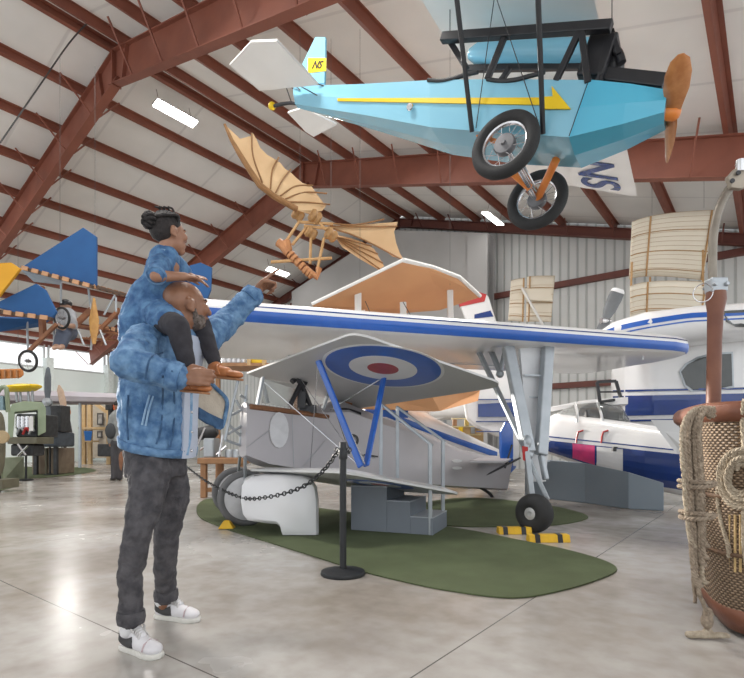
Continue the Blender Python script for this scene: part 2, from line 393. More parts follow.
# ---------------------------------------------------------------- sky-blue plane hung overhead
def blue_plane():
    T0 = V((-.93,5.95,4.95)); N0 = V((2.26,4.0,3.55)); f = (N0-T0).normalized(); s = V((.52,.853,0)).normalized(); u = s.cross(f); u = u if u.z > 0 else -u
    t = thing('hanging_airplane', 'sky-blue open-frame airplane with yellow arrow stripe and spoked wheels, hung overhead', 'airplane', W(530,110,4.5))
    st = [((293,86),(295,104),.05),((360,84),(365,115),.17),((430,80),(430,127),.27),((500,79),(500,133),.29),((588,80),(569,137),.27),((630,84),(622,124),.2),((668,90),(664,112),.13)]
    rings = []; near = []
    for tp, ch, w_ in st:
        p0 = T0-s*w_; a = RP(*tp, p0, s); b = RP(*ch, p0, s); near.append((a, b))
        k = s*(2*w_)
        rings.append([a, a+u*.0+k*.0+(b-a)*.5-s*.012, b, b+k*.5-u*.015, b+k, a+k])
    fus = MB().loft(rings)
    body = obj('fuselage', fus, SKY, t)
    nose = MB()
    for (ta, tb) in ((3.97, 6.0),):
        pass
    # turquoise nose cowl panels: the last stretch of the body, slightly proud
    r2 = [[q+(q-(r[0]+r[2]+r[4]+r[5])/4)*.012 for q in r] for r in rings[4:]]
    obj('nose_cowl', MB().loft(r2), SKYD, t)
    # yellow arrow along the near side
    ys = MB()
    def side(px, py):
        x0 = [430,500,579,640]; 
        p0 = T0-s*.312; return RP(px, py, p0, s)
    rows = []
    for k in range(24):
        px = lerp(338, 545, k/23); yt = lerp(98.8, 98.2, k/23); yb = lerp(101.5, 105.6, k/23)
        a = ray_hit(fus, px, yt); b = ray_hit(fus, px, yb)
        rows.append([a-s*.012, b-s*.012, b+s*.006, a+s*.006])
    ys.loft(rows)
    hd = [ray_hit(fus, x, y) for x, y in ((552,87),(571,110),(543,110),(544.5,98),(553,97.5))]
    ys.plate([p-s*.012 for p in hd], .012)
    obj('arrow_stripe', ys, YEL, t)
    cap = RP(410,107,T0-s*.275,s); obj('fuel_cap', MB().lathe([(.0,0),(.035,0),(.03,.012),(0,.014)], cap, -s, 16), CHROME, t, smooth=True)
    # cockpit coaming: padded black edge
    cm = [RP(x,y,T0-s*.27,s) for x,y in ((428,80),(440,81),(452,79),(465,75),(478,72))]
    obj('coaming', MB().tube(spline(cm,4), .018, 8), BLACK, t, smooth=True)
    cm = [RP(x,y,T0-s*.29,s) for x,y in ((487,79),(500,81),(515,80),(530,76),(545,72))]
    obj('coaming', MB().tube(spline(cm,4), .018, 8), BLACK, t, smooth=True)
    # black cabane rails and struts
    P = lambda px, py, o=-.26: RP(px, py, T0+s*o, s)
    mb = MB().bar(P(442,38), P(612,26), .07, .075, u); obj('upper_rail', mb, BLACK, t, bevel=.008)
    mb = MB().bar(P(464,69,.25), P(592,66,.25), .05, .06, u); obj('lower_rail', mb, BLACK, t, bevel=.008)
    for a, b, o in (((449,40),(467,69),-.2),((504,38),(487,80),-.26),((581,28),(556,81),-.27),((581,28),(588,83),-.27),((510,68),(500,82),.1)):
        obj('cabane_strut', MB().bar(P(*a,o), P(*b,o), .05, .04, s), BLACK, t, bevel=.006)
    # blue tank between the rails
    tk = [P(x,54,.28) for x in (470,480,500,530,560,592)]
    obj('fuel_tank', MB().tube(tk, [.05,.11,.125,.125,.125,.12], 16), SKYD if False else SKY, t, smooth=True)
    # engine, exhaust, radiator
    eng = MB()
    for x, y, q in ((598,62,.16),(604,50,.12),(612,66,.11)): eng.ell(P(x,y,0), (q*.8,q*1.1,q*1.3))
    obj('engine', eng.box(P(600,66,0), (.22,.34,.32), (f,s,u)), BLACK, t, smooth=False, bevel=.02)
    for o in (-.12,.0,.12):
        obj('exhaust_pipe', MB().tube(spline([P(606,52,o),P(613,49,o),P(619,54,o),P(622,63,o)],5), .032, 10), BLACK, t, smooth=True)
    obj('engine_mount', MB().bar(P(590,80,0), P(666,89,0), .26, .1, u), BLACK, t, bevel=.01)
    obj('engine_frame', MB().bar(P(597,84,-.15), P(606,36,-.15), .03, .03).bar(P(612,30,-.15), P(619,54,-.15), .03,.03).bar(P(612,30,-.15),P(600,84,-.15),.03,.03), BLACK, t)
    # propeller
    hub = P(670,113,0)
    pr = obj('propeller_hub', MB().lathe([(.0,-.12),(.055,-.1),(.055,.04),(.03,.07),(0,.075)], hub, f, 16), ORANGE, t, smooth=True)
    bl = None; best = 9
    for k in range(-80, 81):
        cand = (u*math.cos(k*.015)+s*math.sin(k*.015)); q0 = hub-cand*.4; q1 = hub+cand*.4
        sl = ((q1.x/q1.y)-(q0.x/q0.y))/((q1.z-1)/q1.y-(q0.z-1)/q0.y)
        if abs(sl+.07) < best: best = abs(sl+.07); bl = cand
    sd_ = bl.cross(f)
    for sg in (1,-1):
        rr = []
        for i, (q, w_, tw) in enumerate(((.0,.045,1.1),(.08,.06,1.0),(.2,.085,.75),(.32,.085,.55),(.42,.06,.42),(.46,.02,.4))):
            c = hub+f*.02+bl*(sg*q); tw = tw*.5+.95 if sg > 0 else tw; e = sd_*math.cos(tw)*sg+f*math.sin(tw); n_ = e.cross(bl)
            rr.append([c+e*(w_*math.cos(k*math.pi/5))+n_*(w_*.22*math.sin(k*math.pi/5)) for k in range(10)])
        obj('propeller_blade', MB().loft(rr), WOODV, t, smooth=True)
    # parasol wing, near half runs out over the camera
    P1 = W(600,25,4.45); P2 = W(437,25,5.235); L_ = 3.62
    def wing(a, b):
        rr = []
        fw = (P1-P2); n_ = s.cross(fw).normalized(); n_ = n_ if n_.z > 0 else -n_
        for k in range(9):
            o = s*lerp(a, b, k/8); 
            prof = [(0,0),(.06,-.012),(.3,-.005),(.65,.0),(1,0),(1,.01),(.65,.06),(.3,.085),(.08,.05)]
            rr.append([P1+o-fw*x+n_*z for x, z in prof])
        return MB().loft(rr)
    obj('wing', wing(-3.5, .9), WHITEF, t, smooth=True); wf = obj('wing', wing(.9, L_), WHITEF, t, smooth=True)
    n_ = s.cross(P1-P2).normalized(); n_ = n_ if n_.z > 0 else -n_
    text('registration_letters', '-NS', NAVY, wf, RP(594,171,P1-n_*.012,n_)-n_*.006, s, (P1-P2), .78, .003, sx=.95, bold=.012)
    # lift struts
    for a, b in (((472,132),(450,-60)),((543,134),(536,-60))):
        p = P(*a,-.30); q = RP(*b, P1-s*1.2, s)
        obj('lift_strut', MB().tube([p, q], .02, 8), BLACK, t, smooth=True)
    # tail
    st_ = RPS([(251,41),(277,40),(318,84),(260,90),(230,64)], T0-s*.1+u*.02, (u+s*.25).normalized())
    obj('tailplane', MB().plate(st_, .025), WHITEF, t)
    obj('tailplane', MB().plate(RPS([(288,112),(306,131),(314,136),(337,124),(304,107)], T0+s*.1+u*.02, (u+s*.25).normalized()), .025), WHITEF, t)
    fin = obj('fin', MB().plate(RPS([(316,38),(326,38),(326,58),(325,84),(318,84),(303,65)], T0, s), .03), SKY, t)
    obj('fin_band', MB().plate(RPS([(308,58),(326.3,58),(326.2,71),(308,73)], T0-s*.0175, s), .004), YEL, fin)
    text('fin_letters', 'NS', BLACK, fin, RP(317,65,T0-s*.022,s), f, u, .11, .002, shear=.25, bold=.002)
    sk = [RP(x,y,T0,s) for x,y in ((302,105),(292,103),(282,104),(274,106))]
    obj('tail_skid', MB().tube(spline(sk,4), .02, 8), BLACK, t, smooth=True)
    obj('skid_shoe', MB().ell(RP(272,106,T0,s), .045), YEL, t, smooth=True)
    wr = MB()
    for a, b in (((251,41),(300,90)),((277,60),(292,104)),((287,58),(291,86)),((318,84),(335,90)),((300,86),(340,108))): wr.tube([RP(*a,T0-s*.12,s), RP(*b,T0-s*.08,s)], .006, 5)
    obj('bracing_wires', wr, BLACK, t)
    wr = MB()
    for a, b in (((494,0),(476,128)),((497,0),(540,128)),((588,82),(569,136))): wr.tube([RP(*a,T0-s*.33,s), RP(*b,T0-s*.33,s)], .004, 5)
    obj('bracing_wires', wr, BLACK, t)
    # undercarriage
    ax = (s+u*-.10+f*.10).normalized(); cn = RP(505,145,T0-s*.42,s); cf = RP(537,200,T0+s*.46,s)
    spoked_wheel('wheel', cn, ax, .285, .052, t); spoked_wheel('wheel', cf, ax, .29, .052, t)
    obj('axle', MB().tube([cn, cf], .022, 10), CHROME, t, smooth=True)
    for a, b in (((505,166),cn*.25+cf*.75),((556,160),cf)): obj('gear_strut', MB().tube([P(*a,.05), b], .035, 10), ORANGE, t, smooth=True)
    for o in (-.03,.05): obj('shock_strut', MB().tube([P(515,160,.1)+f*o, cf+f*o], .016, 8), CHROME, t, smooth=True)
    obj('gear_strut', MB().tube([P(478,135,-.2), cn], .02, 8), ORANGE, t, smooth=True)
    hg = MB().tube([P(450,40,0), P(450,40,0)+UP*3.5], .005, 5)
    obj('hanging_cable', hg, CABLE, t)
    obj('hanging_cable', MB().tube([P(612,28,0), P(612,28,0)+UP*4.2], .005, 5), CABLE, t)
blue_plane()

# ---------------------------------------------------------------- silver biplane with blue V struts
def biplane():
    a_ = math.radians(41.8); c = V((math.cos(a_), math.sin(a_), -.2)).normalized(); u = V((math.sin(a_), -math.cos(a_), .03)).normalized(); n = u.cross(c); n = n if n.z > 0 else -n
    O = V((-1.5,6.3,1.4))
    t = thing('biplane', 'silver biplane with roundel under its wing and blue V struts, on green carpet', 'airplane', (-.2,7.2,0))
    st = [((247,406),(246,455),.36),((270,408),(270,464),.37),((310,413),(310,470),.37),((350,412),(350,475),.36),((385,425),(390,480),.31),((420,435),(430,484),.24),((460,452),(470,487),.16),((512,464),(508,489),.05)]
    rings = []
    for i, (tp, bt, w_) in enumerate(st):
        p0 = O+u*w_; A = RP(*tp, p0, u); Bm = RP(*bt, p0, u); k = -u*(2*w_ if i > 2 else (.16,.4,.6)[i])
        hgt = .05 if i < 3 else w_*.55
        rings.append([Bm, A, A+k*.2+n*hgt*.75, A+k*.5+n*hgt, A+k*.8+n*hgt*.75, A+k, Bm+k, Bm+k*.5-n*.03])
    body = obj('fuselage', MB().loft(rings), SILVER, t, smooth=True)
    S = lambda px, py, o=.37: RP(px, py, O+u*o, u)
    obj('inspection_panel', MB().plate([S(279+9.5*math.cos(q*.3927)*1, 430+ (18*math.sin(q*.3927)), .385) for q in range(16)], .012), mat('pale_panel', (.72,.72,.74), .4), t)
    obj('cockpit_trim', MB().tube([S(250,406.5,.37), S(310,414,.38), S(328,417,.36)], .03, 8), mat('brown_leather_trim', (.27,.12,.06), .6, 0, (.2,.09,.04), 30, .3), t, smooth=True)
    obj('cockpit_rim', MB().tube(spline([S(330,413,.3), S(345,410,.3), S(360,414,.3)],4), .03, 8), BLACK, t, smooth=True)
    obj('seat_back', MB().plate([S(333,412,.1), S(352,412,.1), S(350,402,.1), S(336,402,.1)], .08), mat('brown_leather_trim', (.27,.12,.06)), t)
    text('fuselage_letter', 'R', BLACK, t, S(354,446,.39), c, n, .40, .002, bold=.0)
    obj('fuselage_dash', MB().plate([S(364,454,.375), S(378,456,.36), S(378,457.5,.36), S(364,455.5,.375)], .008), BLACK, t)
    for y in (461,468): obj('stencil_mark', MB().plate([S(457+5*math.cos(q*.52), y+1.6*math.sin(q*.52), .195) for q in range(12)], .006), WHITE, t)
    ln = MB()
    for p, q in (((292,412),(294,470)),((300,470),(326,440)),((246,448),(270,430))): ln.tube([S(*p,.385), S(*q,.385)], .003, 4)
    obj('panel_seams', ln, GREYM, t)
    # open engine frame at the nose
    nf = MB(); Q = lambda px, py, o=.2: RP(px, py, O+u*o, u)
    for a, b in (((247,385),(240,445)),((238,380),(225,440)),((225,440),(245,447)),((240,395),(247,400)),((236,400),(246,418)),((232,415),(245,408)),((229,425),(243,438)),((228,434),(245,424))):
        for o in (.22,-.25): nf.tube([Q(*a,o), Q(*b,o)], .016, 6)
    obj('engine_frame', nf, GREYM, t)
    # upper wing
    A = W(355,332,4.8); R0 = W(247,373,6.34); Bc = W(508,385,5.83); R1 = R0+c*1.78
    wn = (Bc-A).cross(R0-A).normalized(); wn = wn if wn.z > 0 else -wn
    out = [R0, lerp(R0,A,.5), lerp(R0,A,.93)]+[A*((1-q)**2)+Bc*0+((lerp(R0,A,.93))*0) for q in ()]
    def rc(p, q, r, k=5, f1=.06, f2=.06):
        a = lerp(q,p,f1); b = lerp(q,r,f2); return [a*((1-i/k)**2)+q*(2*(i/k)*(1-i/k))+b*((i/k)**2) for i in range(k+1)]
    poly = [R0]+rc(R0,A,Bc,5,.06,.10)+rc(A,Bc,R1,6,.12,.12)+[R1]
    cen = (A+Bc+R0+R1)/4
    def cambered(poly, cen, wn, th):
        inn = [cen+(p-cen)*.86+wn*th for p in poly]; 
        return MB().loft([[p-wn*.012 for p in poly], [p+wn*.012 for p in poly], inn, [cen+(p-cen)*.4+wn*(th*1.25) for p in poly]])
    uw = obj('upper_wing', cambered(poly, cen, wn, .07), SILVW, t)
    rc0 = RP(383,368,A-wn*.014,wn); e1 = (Bc-A).normalized(); e2 = wn.cross(e1)
    def disc(name, r, m, k): 
        obj(name, MB().plate([rc0-wn*(.002*k)+e1*(r*math.cos(q*math.pi/24))+e2*(r*math.sin(q*math.pi/24)) for q in range(48)], .003), m, uw)
    disc('roundel_rim', .66, WHITE, 1); disc('roundel_blue', .625, BLUE, 2); disc('roundel_white', .37, WHITE, 3); disc('roundel_red', .17, RDRED, 4)
    # lower wing
    a0 = W(343,472,4.75); b0 = W(467,494.5,5.7); r0 = a0-u*1.7; r1 = b0-u*1.7
    wl_n = (b0-a0).cross(r0-a0).normalized(); wl_n = wl_n if wl_n.z > 0 else -wl_n
    lp = [r0]+rc(r0,a0,b0,5,.08,.14)+rc(a0,b0,r1,6,.2,.14)+[r1]
    lc = (a0+b0+r0+r1)/4
    lwg = obj('lower_wing', cambered(lp, lc, wl_n, .05), SILVW, t)
    rl = RP(408,485,a0-wl_n*.014,wl_n); e1 = (b0-a0).normalized(); e2 = wl_n.cross(e1)
    rl = lerp(a0,b0,.5)-u*.45-wl_n*.014
    for nm, r, m, k in (('roundel_blue',.36,BLUE,1),('roundel_white',.23,WHITE,2),('roundel_red',.1,RDRED,3)):
        obj(nm, MB().plate([rl-wl_n*(.002*k)+e1*(r*math.cos(q*math.pi/16))+e2*(r*math.sin(q*math.pi/16)) for q in range(32)], .003), m, lwg)
    # blue V struts
    tp1 = RP(318,360,A,wn); tp2 = RP(384,377,A,wn); bt1 = RP(360,467,a0+wl_n*.02,wl_n)
    bt1 = W(361,467,5.25); bt2 = W(366,466,5.3)
    for p, q in ((tp1,bt1),(tp2,bt2)):
        obj('interplane_strut', MB().bar(p, q, .075, .035, c), BLUE, t, bevel=.012)
    # cabane struts, windscreen, harness
    for p, q, o in (((263,377),(257,406),.33),((262,379),(268,403),-.3),((330,388),(322,412),.3),((300,376),(304,412),.1)):
        obj('cabane_strut', MB().bar(RP(*p,O+u*o,u), RP(*q,O+u*o,u), .05, .03, c), GREYM, t, bevel=.006)
    obj('windscreen', MB().plate([S(262,403,.25), S(308,411,.25), S(304,386,.2), S(265,379,.2)], .006), mat('clear_screen', (.8,.82,.82), .08, 0, (.8,.82,.82), trans=.9), t)
    gun = MB().tube([S(303,407,.34), S(300,392,.34), S(306,378,.34)], .045, 8).tube([S(292,382,.34), S(302,372,.34), S(312,376,.34)], .035, 8).tube([S(290,405,.38), S(300,385,.38)], .03, 8).tube([S(312,410,.38), S(304,390,.38), S(297,378,.38)], .03, 8).box(S(302,400,.34), (.10,.10,.2)).box(S(308,409,.34), (.2,.1,.1))
    obj('gun_mount', gun, BLACK, t, smooth=True)
    wr = MB()
    for p, q in ((tp1,S(345,440,.5)),(tp1,bt2),(tp2,S(330,410,.35)),(RP(300,378,A,wn),bt1),(tp1, S(310,470,.38)),(bt1,S(262,380,.33))): wr.tube([p,q], .005, 5)
    obj('flying_wires', wr, CHROME, t)
    # tail
    fin = [S(488,458,0), S(513,462,0), S(506,478,0), S(499,491,0), S(484,485,0)]
    obj('tail_fin', MB().plate(fin, .05), SILVER, t, bevel=.01)
    obj('rudder', MB().plate([S(x,y,0) for x,y in ((505,422),(512,424),(517,434),(518,452),(515,468),(509,474),(503,470),(500,452),(500,432))], .05), BLUE, t, bevel=.012)
    obj('rudder_stripe', MB().plate([S(x,y,0) for x,y in ((512,424),(517,434),(518,452),(516,466),(512,466),(512,440))], .056), WHITE, t)
    obj('tailplane', MB().plate([S(470,462,.9), S(505,462,.9), S(515,458,-.7), S(485,456,-.7)], .04), SILVER, t, bevel=.01)
    for p, q in (((478,479),(520,458)),((505,468),(512,445))): obj('tail_strut', MB().tube([S(*p,.1), S(*q,.1)], .02, 6), BLACK, t)
    sk = MB().tube(spline([S(468,478,.05), S(480,487,.05), S(490,494,.05), S(495,503,.05), S(498,514,.05)],4), .03, 8)
    obj('tail_skid', sk, BLACK, t, smooth=True)
    # main wheels with disc covers
    wc = V((-1.49,6.2,.335)); w2 = V((-1.80,7.0,.335)); axd = (wc-w2).normalized()
    for cc in (wc, w2):
        wo = obj('wheel', MB().torus(cc, axd, .285, .048, 48, 12), mat('grey_tyre', (.16,.16,.165), .7), t, smooth=True)
        obj('wheel_cover', MB().lathe([(.27,-.03),(.2,-.05),(.0,-.06)][::-1]+[(.27,.03),(.2,.06),(.05,.085),(0,.09)], cc, axd, 40), mat('grey_white_cover', (.62,.62,.64), .4), wo, smooth=True)
    obj('axle', MB().tube([wc, w2], .025, 8), GREYM, t)
    for p, q in ((wc,S(245,456,.3)),(wc,S(300,470,.3)),(w2,S(240,455,-.3)),(w2,S(292,470,-.2))): obj('gear_leg', MB().bar(p+axd*-.1, q, .05,.03,c), GREYM, t, bevel=.006)
biplane()
# loose white wheel fairing standing on the carpet
def fairing():
    pts = [(240,485),(243,480),(250,477),(262,475.5),(285,475),(303,475.5),(311,479),(316,487),(318,500),(318,537),(283,537),(281,529),(277,525.5),(262,524),(246,521.5),(241,515),(239,502)]
    fr = [W(x,y,5.5) for x,y in pts]; c0 = sum(fr, V((0,0,0)))/len(fr)
    bk = [p+V((-.07,.42,0)) for p in fr]
    rings = [[lerp(p,c0,.18)+V((0,-.02,0)) for p in fr], [lerp(p,c0,.05)+V((0,.01,0)) for p in fr], [p+V((0,.08,0)) for p in fr], bk, [lerp(p,c0+V((-.07,.42,0)),.12)+V((0,.05,0)) for p in bk]]
    for r in rings:
        for p in r: p.z = max(p.z, .012)
    t = thing('wheel_fairing', 'loose white streamlined wheel fairing standing on the green carpet', 'fairing', (c0.x,5.65,.012))
    o = obj('shell', MB().loft(rings), mat('white_gelcoat', (.78,.78,.80), .25, 0, (.74,.74,.77), 1.0, coat=.4), t, smooth=True)
    obj('opening', MB().plate([W(254,476.6,5.6)+V((0,0,.008)), W(302,476.6,5.6)+V((0,0,.008)), W(300,475.4,5.9)+V((0,.0,.0)), W(258,475.4,5.9)+V((0,.0,0))], .01), BLACK, t)
fairing()

# ---------------------------------------------------------------- long white wing with blue leading edge, on its landing gear leg
def big_wing():
    sp = V((.954,.30,0)).normalized(); ch = V((-.30,.954,0)).normalized()
    tip = V((4.36,6.882,2.17)); Lw = 6.72
    t = thing('high_wing_airplane', 'long white wing with blue leading edge stripe, above the silver biplane', 'airplane', (1.85,5.75,0))
    prof = [(.0,.10),(.012,.055),(.05,.02),(.16,.0),(.6,-.01),(1.2,0),(2.3,.0),(2.3,.012),(1.4,.17),(.7,.27),(.3,.27),(.12,.235),(.04,.19),(.008,.15)]
    rings = []; stations = [(.0,1),(.4,1),(.8,1),(.93,1),(.97,.96),(.99,.86),(1.0,.70)]
    def pt(k, sc, x, z, off=0.0):
        o = tip-sp*(Lw*(1-k)); xs = .5-(.5-x/2.3)*sc
        return o+ch*(xs*2.3-off)+UP*(z*(.4+.6*sc))
    for k, sc in stations: rings.append([pt(k, sc, x, z) for x, z in prof])
    wg = obj('wing', MB().loft(rings), WHITE, t, smooth=True)
    for nm, m, seg in (('leading_edge_stripe', BLUE, [(.05,.02),(.012,.055),(.0,.10),(.004,.125)]), ('pinstripe', NAVY, [(.02,.165),(.03,.18)])):
        rr = []
        for k, sc in stations[:6]:
            row = [pt(k,sc,x,z,.006)+(V((0,0,-.003))) for x,z in seg]; rr.append(row+[pt(k,sc,x+.012,z) for x,z in reversed(seg)])
        obj(nm, MB().loft(rr), m, wg, smooth=True)
    fl = MB()
    o1 = tip-sp*5.2+ch*1.75; o2 = tip-sp*1.2+ch*1.75
    fl.bar(o1-UP*.012, o2-UP*.012, .02, .01)
    obj('aileron_gap', fl, GREYM, wg)
    ptub = MB().tube([tip-sp*.6+ch*.4-UP*.0, tip-sp*.6+ch*.4-UP*.05], .01, 6); obj('navigation_lamp', ptub, CHROME, wg)
    # landing gear
    g = lambda px, py, z: W(px, py, z)
    hub = V((g(535,515,5.75).x, 5.78, .215)); axd = V((-.75,-.66,0)).normalized()
    tyre = obj('wheel', MB().torus(hub, axd, .125, .092, 44, 14, 1.25), RUBBER, t, smooth=True)
    obj('hub', MB().lathe([(.0,.05),(.03,.095),(.085,.085),(.10,.06),(.10,-.08),(0,-.08)], hub, axd, 24), mat('pale_hub', (.55,.55,.54), .4, .3), tyre, smooth=True)
    top = 2.165
    def P(px, py, z): 
        p = g(px, py, z); return p
    obj('oleo_leg', MB().bar(P(532,498,5.85), P(525,440,5.95), .07, .06).bar(P(548,500,5.85), P(527,455,5.95), .05,.05), GREYM, t, bevel=.01)
    obj('front_strut', MB().bar(P(508,347,6.3), P(529,452,5.98), .14, .09, ch), GREYM, t, bevel=.015)
    obj('rear_strut', MB().bar(P(548,346,6.45), P(541,455,6.05), .14, .09, ch).bar(P(541,455,6.05), P(546,480,6.0), .07,.06), GREYM, t, bevel=.015)
    obj('brace_strut', MB().bar(P(476,346,6.9), P(527,452,6.02), .06, .05, ch), GREYM, t, bevel=.01)
    panel = [P(522,348,6.33), P(556,346,6.5), P(553,400,6.4), P(548,482,6.1), P(533,482,6.05), P(529,440,6.1)]
    pn = obj('leg_fairing_panel', MB().plate([p+ch*.06 for p in panel], .04), mat('ribbed_white_panel', (.66,.67,.69), .45, 0, (.6,.61,.63), 3), t)
    rb = MB()
    for y in (375,397,420,440,460): rb.bar(P(524+(y-375)*.06,y,6.3)+ch*.0, P(551-(y-375)*.02,y+1,6.35)+ch*.0, .02, .018)
    obj('panel_ribs', rb, GREYM, pn)
    obj('jack_strut', MB().bar(P(500,372,6.6), P(490,348,6.8), .05,.05).bar(P(500,372,6.6), P(506,346,6.7), .04,.04).ell(P(500,374,6.55), .05), GREYM, t)
    ch_ = MB().ell(P(528,455,5.95), .06).ell(P(527,442,5.95), (.05,.05,.08)); obj('joint', ch_, GREYM, t, smooth=True)
    obj('red_tag', MB().plate([P(522,446,5.9), P(528,447,5.9), P(527,462,5.9), P(523,460,5.9)], .01), RED, t)
big_wing()
# yellow chocks in front of and behind that wheel
def chock(loc, rz, L_, label):
    t = thing('wheel_chock', label, 'chock', loc, 'wheel chocks')
    R = Matrix.Rotation(rz,3,'Z'); ax = (R@V((1,0,0)), R@V((0,1,0)), UP)
    sec = lambda x: [V(loc)+ax[0]*x+ax[1]*y+UP*z for y, z in ((-.07,0),(.07,0),(.045,.075),(-.045,.075))]
    obj('body', MB().loft([sec(-L_/2), sec(L_/2)]), mat('chock_yellow', (.75,.45,.02), .6, 0, (.66,.38,.02), 9), t, bevel=.008)
    for x in (-.3,.25):
        sec2 = lambda xx: [V(loc)+ax[0]*xx+ax[1]*y*1.04+UP*z*1.03 for y, z in ((-.07,0),(.07,0),(.045,.075),(-.045,.075))]
        obj('stripe', MB().loft([sec2(x*L_-.025), sec2(x*L_+.025)]), BLACK, t)
chock(F(548,541.5), .02, .41, 'yellow chock with black stripes, nearest side of the grey-hubbed wheel')
chock(F(514,533.5), .02, .36, 'yellow chock with black stripe, left of and behind the grey-hubbed wheel')
p_ = F(227,529)
tag(obj('wheel_chock', MB().loft([[p_+V((x*sc,y*sc,z)) for x,y in ((-.09,-.06),(.09,-.06),(.09,.06),(-.09,.06))] for sc, z in ((1,.008),(.35,.10))]), mat('chock_yellow', (.75,.45,.02)), bevel=.008), 'small yellow wedge chock under the white-covered biplane wheel', 'chock', 'wheel chocks')

# ---------------------------------------------------------------- lofted fuselages
def superring(c, up, side, hz, hy, n=28, e=2.6):
    out = []
    for i in range(n):
        t = 2*math.pi*i/n; ct, s_ = math.cos(t), math.sin(t)
        out.append(c+side*(hy*abs(ct)**(2/e)*(1 if ct >= 0 else -1))+up*(hz*abs(s_)**(2/e)*(1 if s_ >= 0 else -1)))
    return out
def body(stations, side, n=36, e=2.6, sub=6):
    """stations: (px, top y, bottom y, depth, half width)"""
    rings = []
    m = len(stations)
    for i in range(m-1):
        for k in range(sub):
            q = [lerp(a, b, k/sub) for a, b in zip(stations[i], stations[i+1])]
            px, a, b, z, hw = q
            T = W(px,a,z); Bt = W(px,b,z); rings.append(superring((T+Bt)/2, UP, side, (T.z-Bt.z)/2, hw, n, e))
    px, a, b, z, hw = stations[-1]; T = W(px,a,z); Bt = W(px,b,z); rings.append(superring((T+Bt)/2, UP, side, (T.z-Bt.z)/2, hw, n, e))
    return MB().loft(rings)
